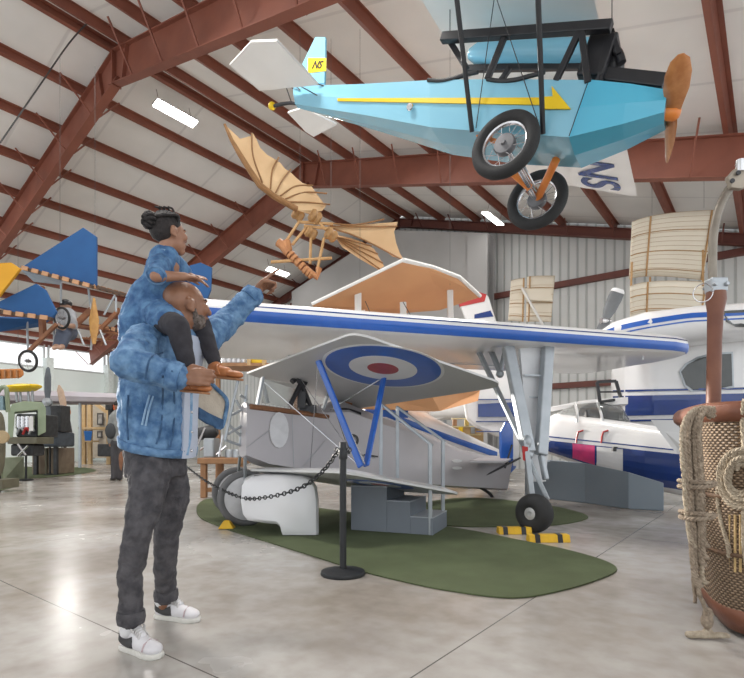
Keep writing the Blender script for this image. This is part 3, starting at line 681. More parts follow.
def white_plane():
    t = thing('twin_airplane', 'large white airplane with navy bands and dark windows, behind the wicker basket', 'airplane', (7.0,11.0,0))
    side = V((.25,.97,0))
    mb = body([(612,371,423,11.4,.12),(619,352,436,11.3,.6),(640,338,442,11.2,1.0),(680,329,447,11.0,1.15),(744,322,450,10.8,1.2),(840,318,452,10.5,1.2)], side, 48, 3.2)
    def band(p):
        z = p.z; d = p.y; py = HY-(z-CAMH)/d*FPX
        l0 = 395-(p.x/d*FPX+CX-620)*.02
        return 1 if (l0 < py < l0+20) or (l0-5 < py < l0-3) else 0
    # split rows finely for the band by inserting separate strip meshes
    fz = obj('fuselage', mb, WHITE, t, smooth=True)
    for nm, y0, y1, m in (('navy_band',396,416,NAVY),('pinstripe',390,392,NAVY),('lower_pinstripe',420,422,NAVY)):
        rows = []
        for k in range(0, 81):
            px = lerp(613.5, 790, k/80)
            dz = lerp(8.75, 7.2, min(1,(px-613)/55)**.5)-(px-668)*.004*(px > 668)
            a = []
            for y in (y0-(px-620)*.02, y1-(px-620)*.02):
                o = ray_hit(mb, px, y); a.append(o)
            mids = [ray_hit(mb, px, lerp(y0,y1,q)-(px-620)*.02) for q in (.25,.5,.75)]
            if None in a or None in mids: continue
            rows.append([p-V((0,.03,0)) for p in (a[0],*mids,a[1])]+[a[1]+V((0,.03,0)), a[0]+V((0,.03,0))])
        if len(rows) > 1: obj(nm, MB().loft(rows), m, fz)
    def patch(name, poly, m, th=.02, parent=None, off=.012):
        pts = [ray_hit(mb, x, y) for x, y in poly]
        if None in pts: return None
        return obj(name, MB().plate([p-V((0,off+.015,0)) for p in pts], th), m, parent or fz, bevel=.004)
    patch('cabin_window_frame', [(678,372),(684,364),(696,357),(712,353),(732,352),(733,388),(715,391),(690,392),(683,386)], GREYM, .02)
    patch('cabin_window', [(680,372),(686,365),(697,359),(712,355),(730,354),(731,386),(715,389),(692,390),(685,385)], DGLASS, .03, None, .02)
    # upper wing root and nacelle with a blue sweep
    nb = body([(600,331,334,9.9,.06),(612,323,345,9.85,.4),(640,315,352,9.8,.65),(690,309,345,9.7,.7),(744,306,340,9.6,.7),(800,304,340,9.5,.7)], V((.2,.98,0)), 40, 2.4)
    nc = obj('engine_nacelle', nb, WHITE, t, smooth=True)
    for y0, y1, m, x0 in ((4,9,NAVY,606),(11.5,13,NAVY,620)):
        rows = []
        for k in range(25):
            px = lerp(x0, 795, k/24); top = 331-22*min(1,((px-600)/90))**.55-(px-690)*.05*(px > 690)
            a = [ray_hit(nb, px, top+y) for y in (y0, y1)]
            if None in a: continue
            rows.append([a[0]-V((0,.01,0)), a[1]-V((0,.01,0)), a[1]+V((0,.03,0)), a[0]+V((0,.03,0))])
        if len(rows) > 1: obj('blue_sweep', MB().loft(rows), BLUE if m is NAVY else m, nc)
    q = [ray_hit(nb, x, y) for x, y in ((722,311),(760,309),(760,328),(735,327),(726,322))]
    if None not in q: obj('windscreen', MB().plate([p-V((0,.015,0)) for p in q], .03), DGLASS, nc)
    ww = [W(640,345,9.6), W(640,350,8.6), W(800,345,7.7), W(800,335,8.9)]
    hb = W(606,318,9.95)
    pr = obj('propeller_hub', MB().lathe([(0,-.10),(.04,-.08),(.06,.05),(.06,.12)], hb+V((.02,.02,-.05)), V((-.95,-.2,0)), 20), CHROME, t, smooth=True)
    for a, b, tipm in ((hb, W(619,289,9.9), True), (hb, W(597,352,10.0), False)):
        e = (b-a).normalized(); sd = V((.93,-.30,.2)); sd = (sd-e*sd.dot(e)).normalized(); nn = e.cross(sd)
        rr = []
        for q, w_ in ((0,.07),(.25,.11),(.7,.13),(.92,.12),(1,.08)):
            c0 = lerp(a,b,q); rr.append([c0+sd*(w_*math.cos(k*math.pi/5))+nn*(w_*.18*math.sin(k*math.pi/5)) for k in range(10)])
        bl = obj('propeller_blade', MB().loft(rr), mat('grey_blade', (.16,.17,.18), .4), t, smooth=True)
        if tipm:
            rr = []
            for q, w_ in ((.88,.126),(.94,.12),(1.005,.083)):
                c0 = lerp(a,b,q); rr.append([c0+sd*(w_*math.cos(k*math.pi/5))+nn*(w_*.22*math.sin(k*math.pi/5)) for k in range(10)])
            obj('white_tip', MB().loft(rr), WHITE, bl, smooth=True)
    # main legs below, hidden by the basket
    for px in (770, 800):
        p = W(px, 445, 10.6); obj('gear_leg', MB().tube([p, V((p.x,p.y,.25))], .06, 10), GREYM, t)
        obj('wheel', MB().torus((p.x,p.y,.25), V((.97,-.25,0)), .16, .09, 32, 10), RUBBER, t, smooth=True)
white_plane()

def amphibian():
    t = thing('light_airplane', 'white light airplane with navy belly and pink flash, cockpit door ajar', 'airplane', (3.4,9.2,0))
    side = V((.35,.94,0))
    st = [(520,432,446,10.9,.22),(555,414,456,10.3,.42),(600,418,474,9.6,.5),(640,424,487,9.0,.5),(690,430,497,8.3,.42),(712,446,490,8.0,.2),(716,460,480,7.95,.05)]
    mb = body(st, side, 48, 2.8)
    fz = obj('fuselage', mb, WHITE, t, smooth=True)
    def strip(nm, fa, fb, x0, x1, m, off=.01, n=70, parent=fz):
        rows = []
        for k in range(n):
            px = lerp(x0,x1,k/(n-1)); a = ray_hit(mb,px,fa(px)); b = ray_hit(mb,px,fb(px))
            if a is None or b is None: continue
            mids = [ray_hit(mb,px,lerp(fa(px),fb(px),q)) for q in (.2,.4,.6,.8)]
            if None in mids: continue
            rows.append([p-V((0,off+.012,0)) for p in (a,*mids,b)]+[b+V((0,.03,0)), a+V((0,.03,0))])
        if len(rows) > 1: obj(nm, MB().loft(rows), m, parent)
    up_ = lambda x: 441+(x-553)*.105
    lo_ = lambda x: 453+(x-553)*.33 if x < 650 else 485+(x-650)*.16
    strip('navy_belly', up_, lo_, 545, 708, NAVY)
    strip('pinstripe', lambda x: up_(x)-4.5, lambda x: up_(x)-3.2, 545, 705, NAVY)
    strip('pink_flash', lambda x: up_(x)+.3, lambda x: lerp(up_(x),lo_(x),.92), 572, 594, mat('pink_flash', (.75,.06,.22), .3, 0, (.6,.05,.2), 5, coat=.4), .016, 8)
    strip('white_flash', lambda x: up_(x)+1, lambda x: lerp(up_(x),lo_(x),.97), 596, 622, WHITE, .018, 8)
    for x in (577, 602):
        pts = [ray_hit(mb, px, py) for px, py in ((x+6,430.5),(x+1,432),(x-.5,437),(x-1,443))]
        if None not in pts: obj('red_strap', MB().tube([p-V((0,.012,0)) for p in pts], .016, 6), RED, fz)
    bx = ray_hit(mb, 616, 449); obj('step_plate', MB().box(bx, (.12,.05,.08)), BLACK, fz)
    # canopy, roof wing root and the door held open
    can = body([(556,413,416,10.4,.08),(575,404,421,10.1,.3),(600,402,425,9.7,.36),(622,408,426,9.4,.3),(632,424,427,9.3,.08)], side, 28, 2.2)
    obj('canopy', can, mat('canopy_glass', (.75,.78,.78), .06, 0, (.75,.78,.78), trans=.85), t, smooth=True)
    for a, b in (((575,403),(577,422)),((597,401),(603,425)),((620,407),(630,425))): obj('canopy_frame', MB().tube(spline([W(a[0],a[1],9.75), W((a[0]+b[0])/2+1,(a[1]+b[1])/2,9.35), W(b[0],b[1],9.3)],4), .025, 6), WHITE, t)
    ck = MB().box(W(592,417,9.75), (.35,.3,.3)).box(W(610,418,9.55), (.3,.3,.35)); obj('seats', ck, BLACK, t, bevel=.05)
    obj('cabin_roof', MB().loft([[W(x,y,z) for x,y,z in ((540,409,10.6),(585,400,9.9),(628,397,9.3),(628,404,9.3),(585,406,9.9),(540,413,10.6))], [W(x,y,z)+V((.3,.8,0)) for x,y,z in ((540,409,10.6),(585,400,9.9),(628,397,9.3),(628,404,9.3),(585,406,9.9),(540,413,10.6))]]), WHITE, t)
    door = [W(x,y,9.5) for x,y in ((597,382),(616,381),(621,399),(600,402),)]
    dm = MB()
    for i in range(4): dm.bar(door[i], door[(i+1)%4], .06, .05)
    dm.bar(lerp(door[0],door[3],.5), lerp(door[1],door[2],.6), .03,.03)
    obj('door_frame', dm, BLACK, t, bevel=.01)
    # panel propped against it
    pl = obj('access_panel', MB().plate([W(651,420,7.55), W(684,420,7.3), W(690,453,7.2), W(676,453,7.35)], .02), WHITE, t); pl['label'] = 'white hinged access panel'
    obj('ventral_strut', MB().tube([W(600,470,9.6), V((W(600,470,9.6).x,9.6,.05))], .05, 8), GREYM, t)
    obj('ventral_strut', MB().tube([W(650,486,8.9), V((W(650,486,8.9).x,8.9,.05))], .05, 8), GREYM, t)
amphibian()
# grey display wall under it
def plinth():
    t = thing('display_plinth', 'long slate-grey panelled plinth beneath the navy-bellied airplane', 'plinth', F(600,512))
    gm = mat('slate_panel', (.20,.24,.28), .5, 0, (.18,.22,.26), 1.5)
    ed = [(530,497,459),(585,503,463),(628,509,472),(664,511,483)]
    for (xa,ba,ta),(xb,bb,tb) in zip(ed[:-1], ed[1:]):
        A = F(xa,ba); Bq = F(xb,bb); ha = (ba-ta)/FPX*A.y; hb = (bb-tb)/FPX*Bq.y; k = V((.05,.5,0))
        obj('panel', MB().loft([[A,Bq,Bq+UP*hb,A+UP*ha],[A+k,Bq+k,Bq+k+UP*hb,A+k+UP*ha]]), gm, t, bevel=.012)
plinth()

# tail plane of another machine, seen behind the landing gear leg
def tail_behind():
    t = thing('white_airplane', 'white airplane side with navy band, far behind the landing gear leg', 'airplane', (3.0,13.2,0))
    mb = MB().loft([[W(x,y,z) for x,y in ((455,352),(522,349),(522,444),(495,436),(476,428),(466,420))] for z in (12.5,13.6)])
    f_ = obj('fuselage', mb, WHITE, t, bevel=.08)
    obj('navy_band', MB().plate([W(x,y,12.46) for x,y in ((478,404),(518,402),(518,417),(478,417))], .03), NAVY, f_)
    for y in (399,421,431): obj('pinstripe', MB().plate([W(x,y+dy,12.47) for x,dy in ((476,0),(520,0),(520,1.1),(476,1.1))], .03), NAVY, f_)
    obj('gear_leg', MB().tube([W(500,436,13), V((W(500,436,13).x,13,0))], .06, 8), GREYM, t)
    fn = thing('tail_fin', 'white tail fin with red top and blue flash, under the tan wing', 'tail fin', W(493,330,15))
    f2 = obj('fin', MB().plate([W(x,y,15) for x,y in ((458,301),(478,293),(488,296),(499,331),(470,331))], .12), WHITE, fn, bevel=.03)
    obj('red_cap', MB().plate([W(x,y,14.99) for x,y in ((458,301),(478,292.5),(486,295),(484,302),(460,307))], .13), RED, f2)
    obj('blue_flash', MB().plate([W(x,y,14.99) for x,y in ((474,315),(490,311),(493,317),(474,319))], .13), NAVY, f2)
    obj('fin_post', MB().tube([W(480,330,15), V((W(480,330,15).x,15,0))], .05, 8), GREYM, fn)
tail_behind()
# ================================================================ HANGING GLIDERS AND FABRIC WINGS
def ribs(mb, pts, r=.012, n=6): mb.tube(pts, r, n)
RIBD = mat('dark_rib_wood', (.30,.155,.06), .6, 0, (.24,.12,.045), 10)
def ornithopter():
    t = thing('flapping_wing_machine', 'tan bat-winged wooden flying machine hanging below the roof rafters', 'flying machine', W(312,230,9))
    Z = lambda px, py: lerp(8.0, 9.0, min(1,max(0,(px-225)/90))) if py < 225 else 9.0+(px-312)*.006
    G = lambda px, py: W(px, py, Z(px,py))
    mem = [(225,125),(240,139),(251,136),(252.5,133),(256,139),(260,148),(267,155),(274,159),(280,163),(285,169),(291,173),(296,178),(302,183),(311,186),(315,192),(320,199),(326,206),(322,211),(309,214),(297,210),(285,203),(274,196),(260,186),(250,171),(240,155)]
    obj('wing_membrane', MB().plate([G(*p) for p in mem], .015), mat('tan_membrane', (.70,.50,.29), .8, 0, (.63,.43,.24), 2), t)
    bone = [(225,125),(232,141),(240,155),(250,171),(260,186),(274,197),(297,210)]
    obj('wing_bone', MB().tube([G(*p)-V((0,.03,0)) for p in bone], [.02,.03,.04,.045,.05,.05,.05], 8), RIBD, t, smooth=True)
    for a, b, cc in (((263,184),(254,158),(252,134)),((271,190),(273,172),(279,158)),((276,194),(283,182),(291,170)),((281,197),(296,188),(313,186)),((286,200),(305,194),(327,194)),((290,203),(308,204),(330,205)),((240,155),(232,140),(226,126))):
        obj('wing_rib', MB().tube(spline([G(*a)-V((0,.04,0)), G(*b)-V((0,.06,0)), G(*cc)-V((0,.02,0))],5), .013, 6), RIBD, t, smooth=True)
    H = lambda px, py: W(px, py, 9.1+(px-330)*.004)
    m2 = [(327,226),(345,226),(370,224),(398,222),(394,232),(396,243),(400,254),(404,260),(392,256),(384,249),(372,243),(355,236),(338,231)]
    obj('wing_membrane', MB().plate([H(*p) for p in m2], .015), mat('tan_membrane', (.62,.42,.22)), t)
    for a, b, cc in (((327,224),(355,226),(384,220)),((330,227),(362,228),(397,227)),((332,229),(360,239),(404,261))):
        obj('wing_rib', MB().tube(spline([H(*a)-V((0,.04,0)), H(*b)-V((0,.05,0)), H(*cc)-V((0,.03,0))],5), .014, 6), RIBD, t, smooth=True)
    m3 = [(333,234),(350,238),(362,242),(374,249),(384,266),(379,270),(360,259),(342,247)]
    obj('tail_membrane', MB().plate([W(x,y,9.35) for x,y in m3], .015), mat('tan_membrane', (.62,.42,.22)), t)
    for p in ((372,246),(378,254),(383,263),(380,269)):
        obj('tail_rib', MB().tube([W(333,236,9.3), W(*p,9.31)], .013, 6), RIBD, t)
    J = lambda px, py: W(px, py, 8.95)
    drums = ((298,215,.10),(315,217,.12),(311,233,.10),(331,235,.11))
    for x, y, r in drums:
        obj('pulley_drum', MB().lathe([(.0,-.09),(r*.8,-.09),(r,-.05),(r*.8,0),(r,.05),(r*.8,.09),(0,.09)], J(x,y), V((.75,.5,-.35)), 18), mat('drum_wood', (.40,.23,.09), .6, 0, (.3,.16,.06), 20), t, smooth=True)
    for a, b in (((301,219),(287,240)),((306,228),(292,245)),((311,236),(310,264)),((324,238),(317,272)),((271,262),(332,258)),((312,214),(326,230)),((300,222),(333,224)),((304,226),(333,229))):
        obj('frame_rod', MB().tube([J(*a), J(*b)], .026, 7), RIBW, t, smooth=True)
    obj('carved_yoke', MB().tube(spline([J(x,y) for x,y in ((278,242),(283,246),(288,252),(286,241))],4), .075, 8), mat('red_wood', (.48,.22,.09), .55, 0, (.4,.17,.07), 9), t, smooth=True)
    sp = spline([J(x,y) for x,y in ((287,251),(293,257),(301,265),(308,272),(313,276))],4)
    for i in range(0, len(sp)-1, 2):
        obj('spine_block', MB().tube([sp[i], lerp(sp[i],sp[i+1],1.3)], .075, 8), mat('red_wood', (.48,.22,.09)), t)
    obj('foot_stirrup', MB().tube([J(306,269), J(317,277), J(319,268)], .06, 8), mat('red_wood', (.48,.22,.09)), t, smooth=True)
    for p in ((300,213),(331,226)): obj('hanging_cable', MB().tube([J(*p), J(*p)+UP*3.2], .003, 5), CABLE, t)
ornithopter()

def tan_glider():
    t = thing('fabric_biplane', 'tan fabric biplane wings hung behind the long blue-striped wing', 'glider', (.6,9.6,1.7))
    z0 = 9.4
    A = W(312,304,9.0); Bq = W(403,260,8.6); C = W(459,277,10.0); D = W(480,296,10.9)
    up1 = [A, Bq, C, D, W(440,309,11.1), W(330,318,10.4)]
    uw = obj('upper_wing', MB().plate(up1, .05, V((0,-.3,1)).normalized()), TAN, t)
    obj('leading_edge', MB().tube([A, Bq], .03, 8), WHITEF, uw, smooth=True)
    obj('wing_tip_edge', MB().tube([Bq, W(432,267,9.3), C, D], .04, 8), WHITEF, uw, smooth=True)
    lw_ = [W(350,391,9.2), W(430,393,9.4), W(476,382,10.5), W(480,390,10.8), W(478,401,10.3), W(440,411,9.6), W(350,408,9.3)]
    obj('lower_wing', MB().loft([[p for p in lw_], [p+V((0,1.0,.05)) for p in lw_]]), TAN, t)
    for a, b, z in (((358,284),(358,392),9.2),((362,300),(362,392),10.0),((403,302),(405,395),9.6),((450,290),(452,388),10.3)):
        obj('wing_strut', MB().bar(W(*a,z), W(*b,z), .06, .12), WHITEF, t, bevel=.015)
    for a, b in (((358,284),(405,395)),((403,302),(452,388))): obj('bracing_wire', MB().tube([W(*a,9.5), W(*b,9.8)], .008, 5), CABLE, t)
    for p, z in (((360,285),9.2),((450,285),10.0)): obj('hanging_cable', MB().tube([W(*p,z), W(*p,z)+UP*4.5], .003, 5), CABLE, t)
tan_glider()

RIBF = mat('pale_rib', (.58,.44,.28), .6, 0, (.52,.38,.22), 10)
def rib_panel(name, par, q, nr, spars, depth_curve=.25, m=CREAM):
    """q: four corners (top-left, top-right, bottom-right, bottom-left); ribs run left-right and are cambered"""
    a, b, c, d = q; nrm = (b-a).cross(d-a).normalized()
    if nrm.y > 0: nrm = -nrm
    def P(u, v):
        p = lerp(lerp(a,b,u), lerp(d,c,u), v); cam = depth_curve*math.sin(math.pi*min(1,u**.7))*.35
        return p+UP*(cam)
    o = obj(name, MB().grid(P, 16, 8), m, par, smooth=True, solid=.012)
    for i in range(nr):
        v = i/(nr-1); obj('rib', MB().tube([P(k/14,v)+nrm*.012 for k in range(15)], .005, 5), RIBF, o, smooth=True)
    for u in spars: obj('spar', MB().tube([P(u,k/10)+nrm*.02 for k in range(11)], .022, 6), RIBW, o, smooth=True)
    for v in (.26,.58,.88): obj('cross_spar', MB().tube([P(k/14,v)+nrm*.022 for k in range(15)], .011, 5), RIBW, o, smooth=True)
    return o
def cream_glider():
    t = thing('ribbed_glider', 'cream ribbed glider wings, one above the other, hung by the corrugated wall', 'glider', W(670,290,12.6))
    rib_panel('upper_wing', t, [W(632,222,12.6),W(714,210,12.9),W(703,280,13.7),W(629,279,13.3)], 15, (.22,.97))
    rib_panel('lower_wing', t, [W(630,286,12.7),W(708,282,13.0),W(700,332,13.5),W(630,330,13.2)], 9, (.22,.97))
    for a, b in (((650,277),(650,292)),((703,250),(703,286)),((632,262),(631,290))): obj('wing_strut', MB().tube([W(*a,13.0),W(*b,13.0)], .025, 6), RIBW, t)
    for p in ((652,217),(704,208)): obj('hanging_cable', MB().tube([W(*p,12.8),W(*p,12.8)+UP*2.4], .003, 5), CABLE, t)
cream_glider()
def small_glider():
    t = thing('small_ribbed_wing', 'small cream wing panels hung on the wall beside the white partition', 'glider', W(530,320,16.2))
    rib_panel('wing_panel', t, [W(511,281,16.2),W(525,278,16.2),W(524,322,16.2),W(508,321,16.2)], 7, (.9,), .05)
    rib_panel('wing_panel', t, [W(527,277,16.2),W(555,276,16.2),W(551,322,16.2),W(526,322,16.2)], 6, (.1,), .05)
    obj('hinged_flap', MB().plate([W(x,y,16.0) for x,y in ((521,288),(549,290),(553,301),(526,300))], .03), CREAM, t)
    obj('prop_rod', MB().tube([W(522,288,15.95), W(543,325,15.9)], .04, 6), WHITEF, t)
small_glider()

# ---------------------------------------------------------------- blue-panelled airplane hung at the left
def blue_glider():
    BL = mat('blue_fabric', (.012,.088,.26), .7, 0, (.010,.075,.23), 3); OC = mat('ochre_fabric', (.72,.36,.02), .7, 0, (.66,.32,.02), 3)
    t = thing('early_airplane', 'hanging early airplane with blue fabric fins and wooden frame, seated pilot in overalls', 'airplane', W(60,330,9.5))
    for poly, z in ((((22,268),(84,228),(97,237),(97,286),(60,277)),9.0),(((-8,306),(37,284),(46,290),(57,312),(52,320),(20,314)),8.6)):
        p = obj('blue_fin', MB().plate([W(x,y,z) for x,y in poly], .06), BL, t, bevel=.01)
    obj('blue_panel', MB().plate([W(-8,317,8.6), W(50,319,9.6), W(41,326,9.7), W(-8,332,8.7)], .04), BL, t)
    obj('blue_fin', MB().plate([W(x,y,10.5) for x,y in ((190,266),(201,263),(212,268),(211,290),(205,305),(190,302))], .06), BL, t)
    obj('ochre_panel', MB().plate([W(x,y,8.4) for x,y in ((-8,264),(12,263),(21,269),(0,296),(-8,300))], .05), OC, t)
    obj('pale_panel', MB().plate([W(22,270,9.0), W(60,279,9.0), W(60,284,9.6), W(34,281,9.6)], .03), mat('pale_blue_fabric', (.45,.55,.66), .7), t)
    def rail(a, b, z, n, w=.09):
        za, zb = z; A = W(*a,za); Bq = W(*b,zb)
        r = obj('rib_rail', MB().bar(A, Bq, w, .05), mat('dark_slat', (.10,.06,.04), .6), t)
        for i in range(n):
            q = lerp(A,Bq,(i+.5)/n); e = (Bq-A)/n*.62
            obj('rib_block', MB().bar(q-e/2-V((0,.06,0)), q+e/2-V((0,.06,0)), .02, .07), mat('light_block', (.55,.30,.16), .6), r)
    rail((22,268),(93,287),(8.95,8.95),7); rail((95,287),(132,297),(9,10),6); rail((-8,311),(52,319),(8.5,8.5),5); rail((92,325),(130,333),(9.6,10),6)
    for a, b, z, w in (((41,286),(43,338),9.0,.11),((28,352),(57,324),8.8,.08),((72,328),(92,309),9.3,.12),((90,340),(120,309),9.6,.09),((92,330),(130,336),9.7,.06),((78,326),(110,330),9.6,.05),((100,345),(128,322),9.9,.06),((80,338),(130,341),9.8,.05)):
        obj('wooden_beam', MB().bar(W(*a,z), W(*b,z+.1), w, w*.7), mat('brown_beam', (.30,.13,.06), .6, 0, (.24,.1,.05), 12), t, bevel=.008)
    for a, b in (((61,280),(61,303)),((88,286),(91,309)),((27,318),(28,350)),((54,320),(54,340)),((95,300),(91,350)),((115,295),(104,315)),((116,297),(116,312)),((78,330),(84,345)),((100,330),(106,345))):
        obj('upright_tube', MB().tube([W(*a,9.2), W(*b,9.2)], .018, 6), GREYM, t)
    obj('ochre_blade', MB().loft([[W(94,y,9.1)+V((w_*math.cos(k),.03*math.sin(k),0)) for k in (0,1.57,3.14,4.71)] for y, w_ in ((298,.02),(308,.05),(320,.09),(332,.07),(344,.03))]), mat('ochre_wood', (.60,.33,.10), .5, 0, (.5,.25,.07), 9), t, smooth=True)
    spoked_wheel('wheel', W(28,361,8.6), V((.15,.95,.1)), .185, .022, t, .03, 10)
    spoked_wheel('wheel', W(62,318,8.9), V((.35,.9,.1)), .19, .020, t, .03, 10)
    for p, z in (((60,276),9),((95,287),9)): obj('hanging_cable', MB().tube([W(*p,z), W(*p,z)+UP*3.8], .003, 5), CABLE, t)
    # pilot figure on the frame
    pm = MB(); z = 9.35; Wp = lambda x, y, d=0: W(x,y,z+d)
    pm.ell(Wp(66,306), (.085,.1,.12)).cap(Wp(66,311), Wp(67,316), .06)
    pm.cap(Wp(67,317), Wp(68,330), .15, .13).cap(Wp(62,317), Wp(57,325,-.2), .06,.05).cap(Wp(57,325,-.2), Wp(63,328,-.35), .05,.04)
    pm.cap(Wp(72,317), Wp(74,326,-.2), .06,.05).cap(Wp(74,326,-.2), Wp(69,326,-.4), .05,.04)
    for x in (63,69): pm.cap(Wp(x,331), Wp(x-2,334,-.3), .085,.07).cap(Wp(x-2,334,-.3), Wp(x-6,346,-.3), .07,.05).cap(Wp(x-6,346,-.3), Wp(x-9,348,-.45), .05,.04)
    pl = thing('pilot_mannequin', 'small dark-clothed pilot figure sitting on the hanging wooden frame', 'mannequin', W(67,334,9.35))
    bd = obj('body', pm, mat('mannequin_skin', (.45,.28,.2), .6), pl, remesh=.018)
    cl = MB().cap(Wp(67,316.5), Wp(68,331), .165, .15).cap(Wp(62,317), Wp(57,325,-.2), .075,.065).cap(Wp(72,317), Wp(74,326,-.2), .075,.065)
    obj('shirt', cl, mat('grey_shirt', (.42,.44,.47), .8), pl, remesh=.018)
    tr = MB().cap(Wp(66,330), Wp(68,332), .16,.16)
    for x in (63,69): tr.cap(Wp(x,331), Wp(x-2,334,-.3), .1,.085).cap(Wp(x-2,334,-.3), Wp(x-6,345,-.3), .085,.07)
    obj('trousers', tr, mat('slate_trousers', (.10,.12,.17), .8), pl, remesh=.018)
    obj('cap', MB().ell(Wp(66,303.5), (.10,.11,.075)).box(Wp(63.5,305,-.06), (.12,.1,.015)), BLACK, pl, remesh=.012)
blue_glider()
# ================================================================ CARPETS, STAIRS, POSTS, BASKET
GC = mat('green_carpet', (.095,.12,.055), .95, 0, (.08,.10,.045), 3, .35, 160)
def carpet(pts, label):
    P3 = spline([F(*p) for p in pts], 5, True)
    o = obj('green_carpet', MB().loft([[p+UP*.003 for p in P3],[p+UP*.012 for p in P3]]), GC); tag(o, label, 'carpet', 'green carpets')
    return o
carpet([(198,505),(199,517),(222,528),(262,541),(310,556),(357,571),(405,583),(450,592),(512,599),(560,592),(600,580),(617,570),(600,560),(560,549),(520,541),(470,531),(400,520),(300,506),(240,499),(210,499)], 'large olive-green leaf-shaped carpet under the silver biplane')
carpet([(430,519),(445,526),(500,527.5),(550,526),(580,521.5),(587,516),(560,508),(520,502),(470,498),(430,502),(415,510)], 'small olive-green carpet beyond the landing gear wheel')
carpet([(-20,478),(20,479),(55,477),(80,474),(96,470.5),(80,467.5),(40,467),(-20,467.5)], 'far olive-green carpet under the engine display at left')
carpet([(-60,494),(-10,492),(8,489),(16,486),(8,484),(-20,484),(-60,485)], 'corner of olive-green carpet at the far left edge')

def stairs():
    g = mat('slate_steps', (.185,.21,.245), .5, 0, (.17,.19,.225), 2); g2 = mat('pale_tread', (.40,.43,.47), .5, 0, (.36,.39,.43), 2)
    t = thing('boarding_steps', 'slate-grey boarding steps with thin handrails beside the silver biplane', 'steps', (.35,5.9,.012))
    n0 = F(433,536.5); d = V((-.93,.37,0)).normalized(); e = V((.37,.93,0)).normalized(); Wd = .62
    def blk(x0, x1, h, nm='step'):
        a = n0+d*x0; b = n0+d*x1; z0 = UP*.012
        o = obj(nm, MB().loft([[a+z0,b+z0,b+e*Wd+z0,a+e*Wd+z0],[a+UP*h,b+UP*h,b+e*Wd+UP*h,a+e*Wd+UP*h]]), g, t, bevel=.004)
        obj('tread', MB().loft([[p+UP*(h+.001) for p in (a,b,b+e*Wd,a+e*Wd)],[p+UP*(h+.012) for p in (a,b,b+e*Wd,a+e*Wd)]]), g2, o)
    blk(0,.25,.19); blk(.25,.52,.35); blk(.52,.95,.50,'platform')
    rails = {}
    for off, nm in ((.03,0),(Wd-.03,1)):
        pts = []
        for x, hb, ht in ((.04,.0,.98 if nm == 0 else 1.02),(.60,.5,1.42)):
            p = n0+d*x+e*off; obj('rail_post', MB().bar(p+UP*(hb+.012), p+UP*ht, .065,.04), GREYM, t, bevel=.006); pts.append(p+UP*ht)
        obj('handrail', MB().bar(lerp(pts[0],pts[1],-.05), lerp(pts[0],pts[1],1.02), .05, .03), GREYM, t, bevel=.008)
stairs()

POST = mat('black_post', (.03,.032,.035), .45, .3)
def stanchion(loc, label, h=1.0):
    t = thing('rope_post', label, 'post', loc, 'barrier posts')
    x, y, z = loc
    obj('base', MB().lathe([(.0,.0),(.165,.0),(.17,.012),(.165,.028),(.12,.04),(.05,.05),(.0,.052)], loc, UP, 36), POST, t, smooth=True)
    obj('pole', MB().tube([(x,y,z+.045),(x,y,z+h)], .026, 14), POST, t, smooth=True)
    obj('collar', MB().lathe([(.03,0),(.034,.01),(.034,.06),(.03,.07)], (x,y,z+h-.13), UP, 16), POST, t, smooth=True)
    for a in range(2): obj('hook', MB().torus(V((x+(.045 if a else -.045),y,z+h-.06)), V((0,1,0)), .018, .004, 16, 6), POST, t)
    return t
p0 = F(343,574.5); stanchion(p0, 'black barrier post with round base in front of the silver biplane', 1.0)
p1 = F(152,503); stanchion(p1, 'black barrier post hidden behind the standing man', 1.0)
for q, lb in (((26,480.5),'black barrier post nearest the olive engine cowling, left side'),((50,475),'black barrier post before the brown crate, left side'),((62,462),'left of two far black posts beside the propeller'),((65.5,461.5),'right of two far black posts beside the propeller'),((0,484),'black barrier post at the left edge of the view')):
    stanchion(F(*q), lb, .98)
# black chain slung between the posts
A = V((p0.x-.03,p0.y,.95)); Bq = V((p1.x+.03,p1.y,.95)); cp = []
for i in range(121):
    k = i/120; z = .95-.42*(1-((k-.5)*2)**2)*(1.0) ; cp.append(lerp(A,Bq,k)+UP*(z-.95))
A = p0+V((-.03,0,.94)); mid = W(268,497.0,5.0); far = W(206,481,6.6); cp = spline([A, W(322,472,4.25), W(300,488,4.55), mid, W(240,497,5.6), far, W(180,462,8.0), p1+V((0,0,.94))], 40)
ch = MB(); acc = 0; last = cp[0]; flip = 0
for i in range(1, len(cp)):
    acc += (cp[i]-cp[i-1]).length
    if acc >= .052:
        d = (cp[i]-last).normalized(); c = (cp[i]+last)/2; _, a, b = frame_of(d); sd = a if flip else b; nn = d.cross(sd)
        ring = [c+d*(.034*math.cos(q*math.pi/6))+sd*(.017*math.sin(q*math.pi/6)) for q in range(12)]
        ch.tube(ring, .0065, 5, loop=True); last = cp[i]; acc = 0; flip ^= 1
tag(obj('barrier_chain', ch, POST, smooth=True), 'black link chain hanging from the post in front of the biplane', 'chain')

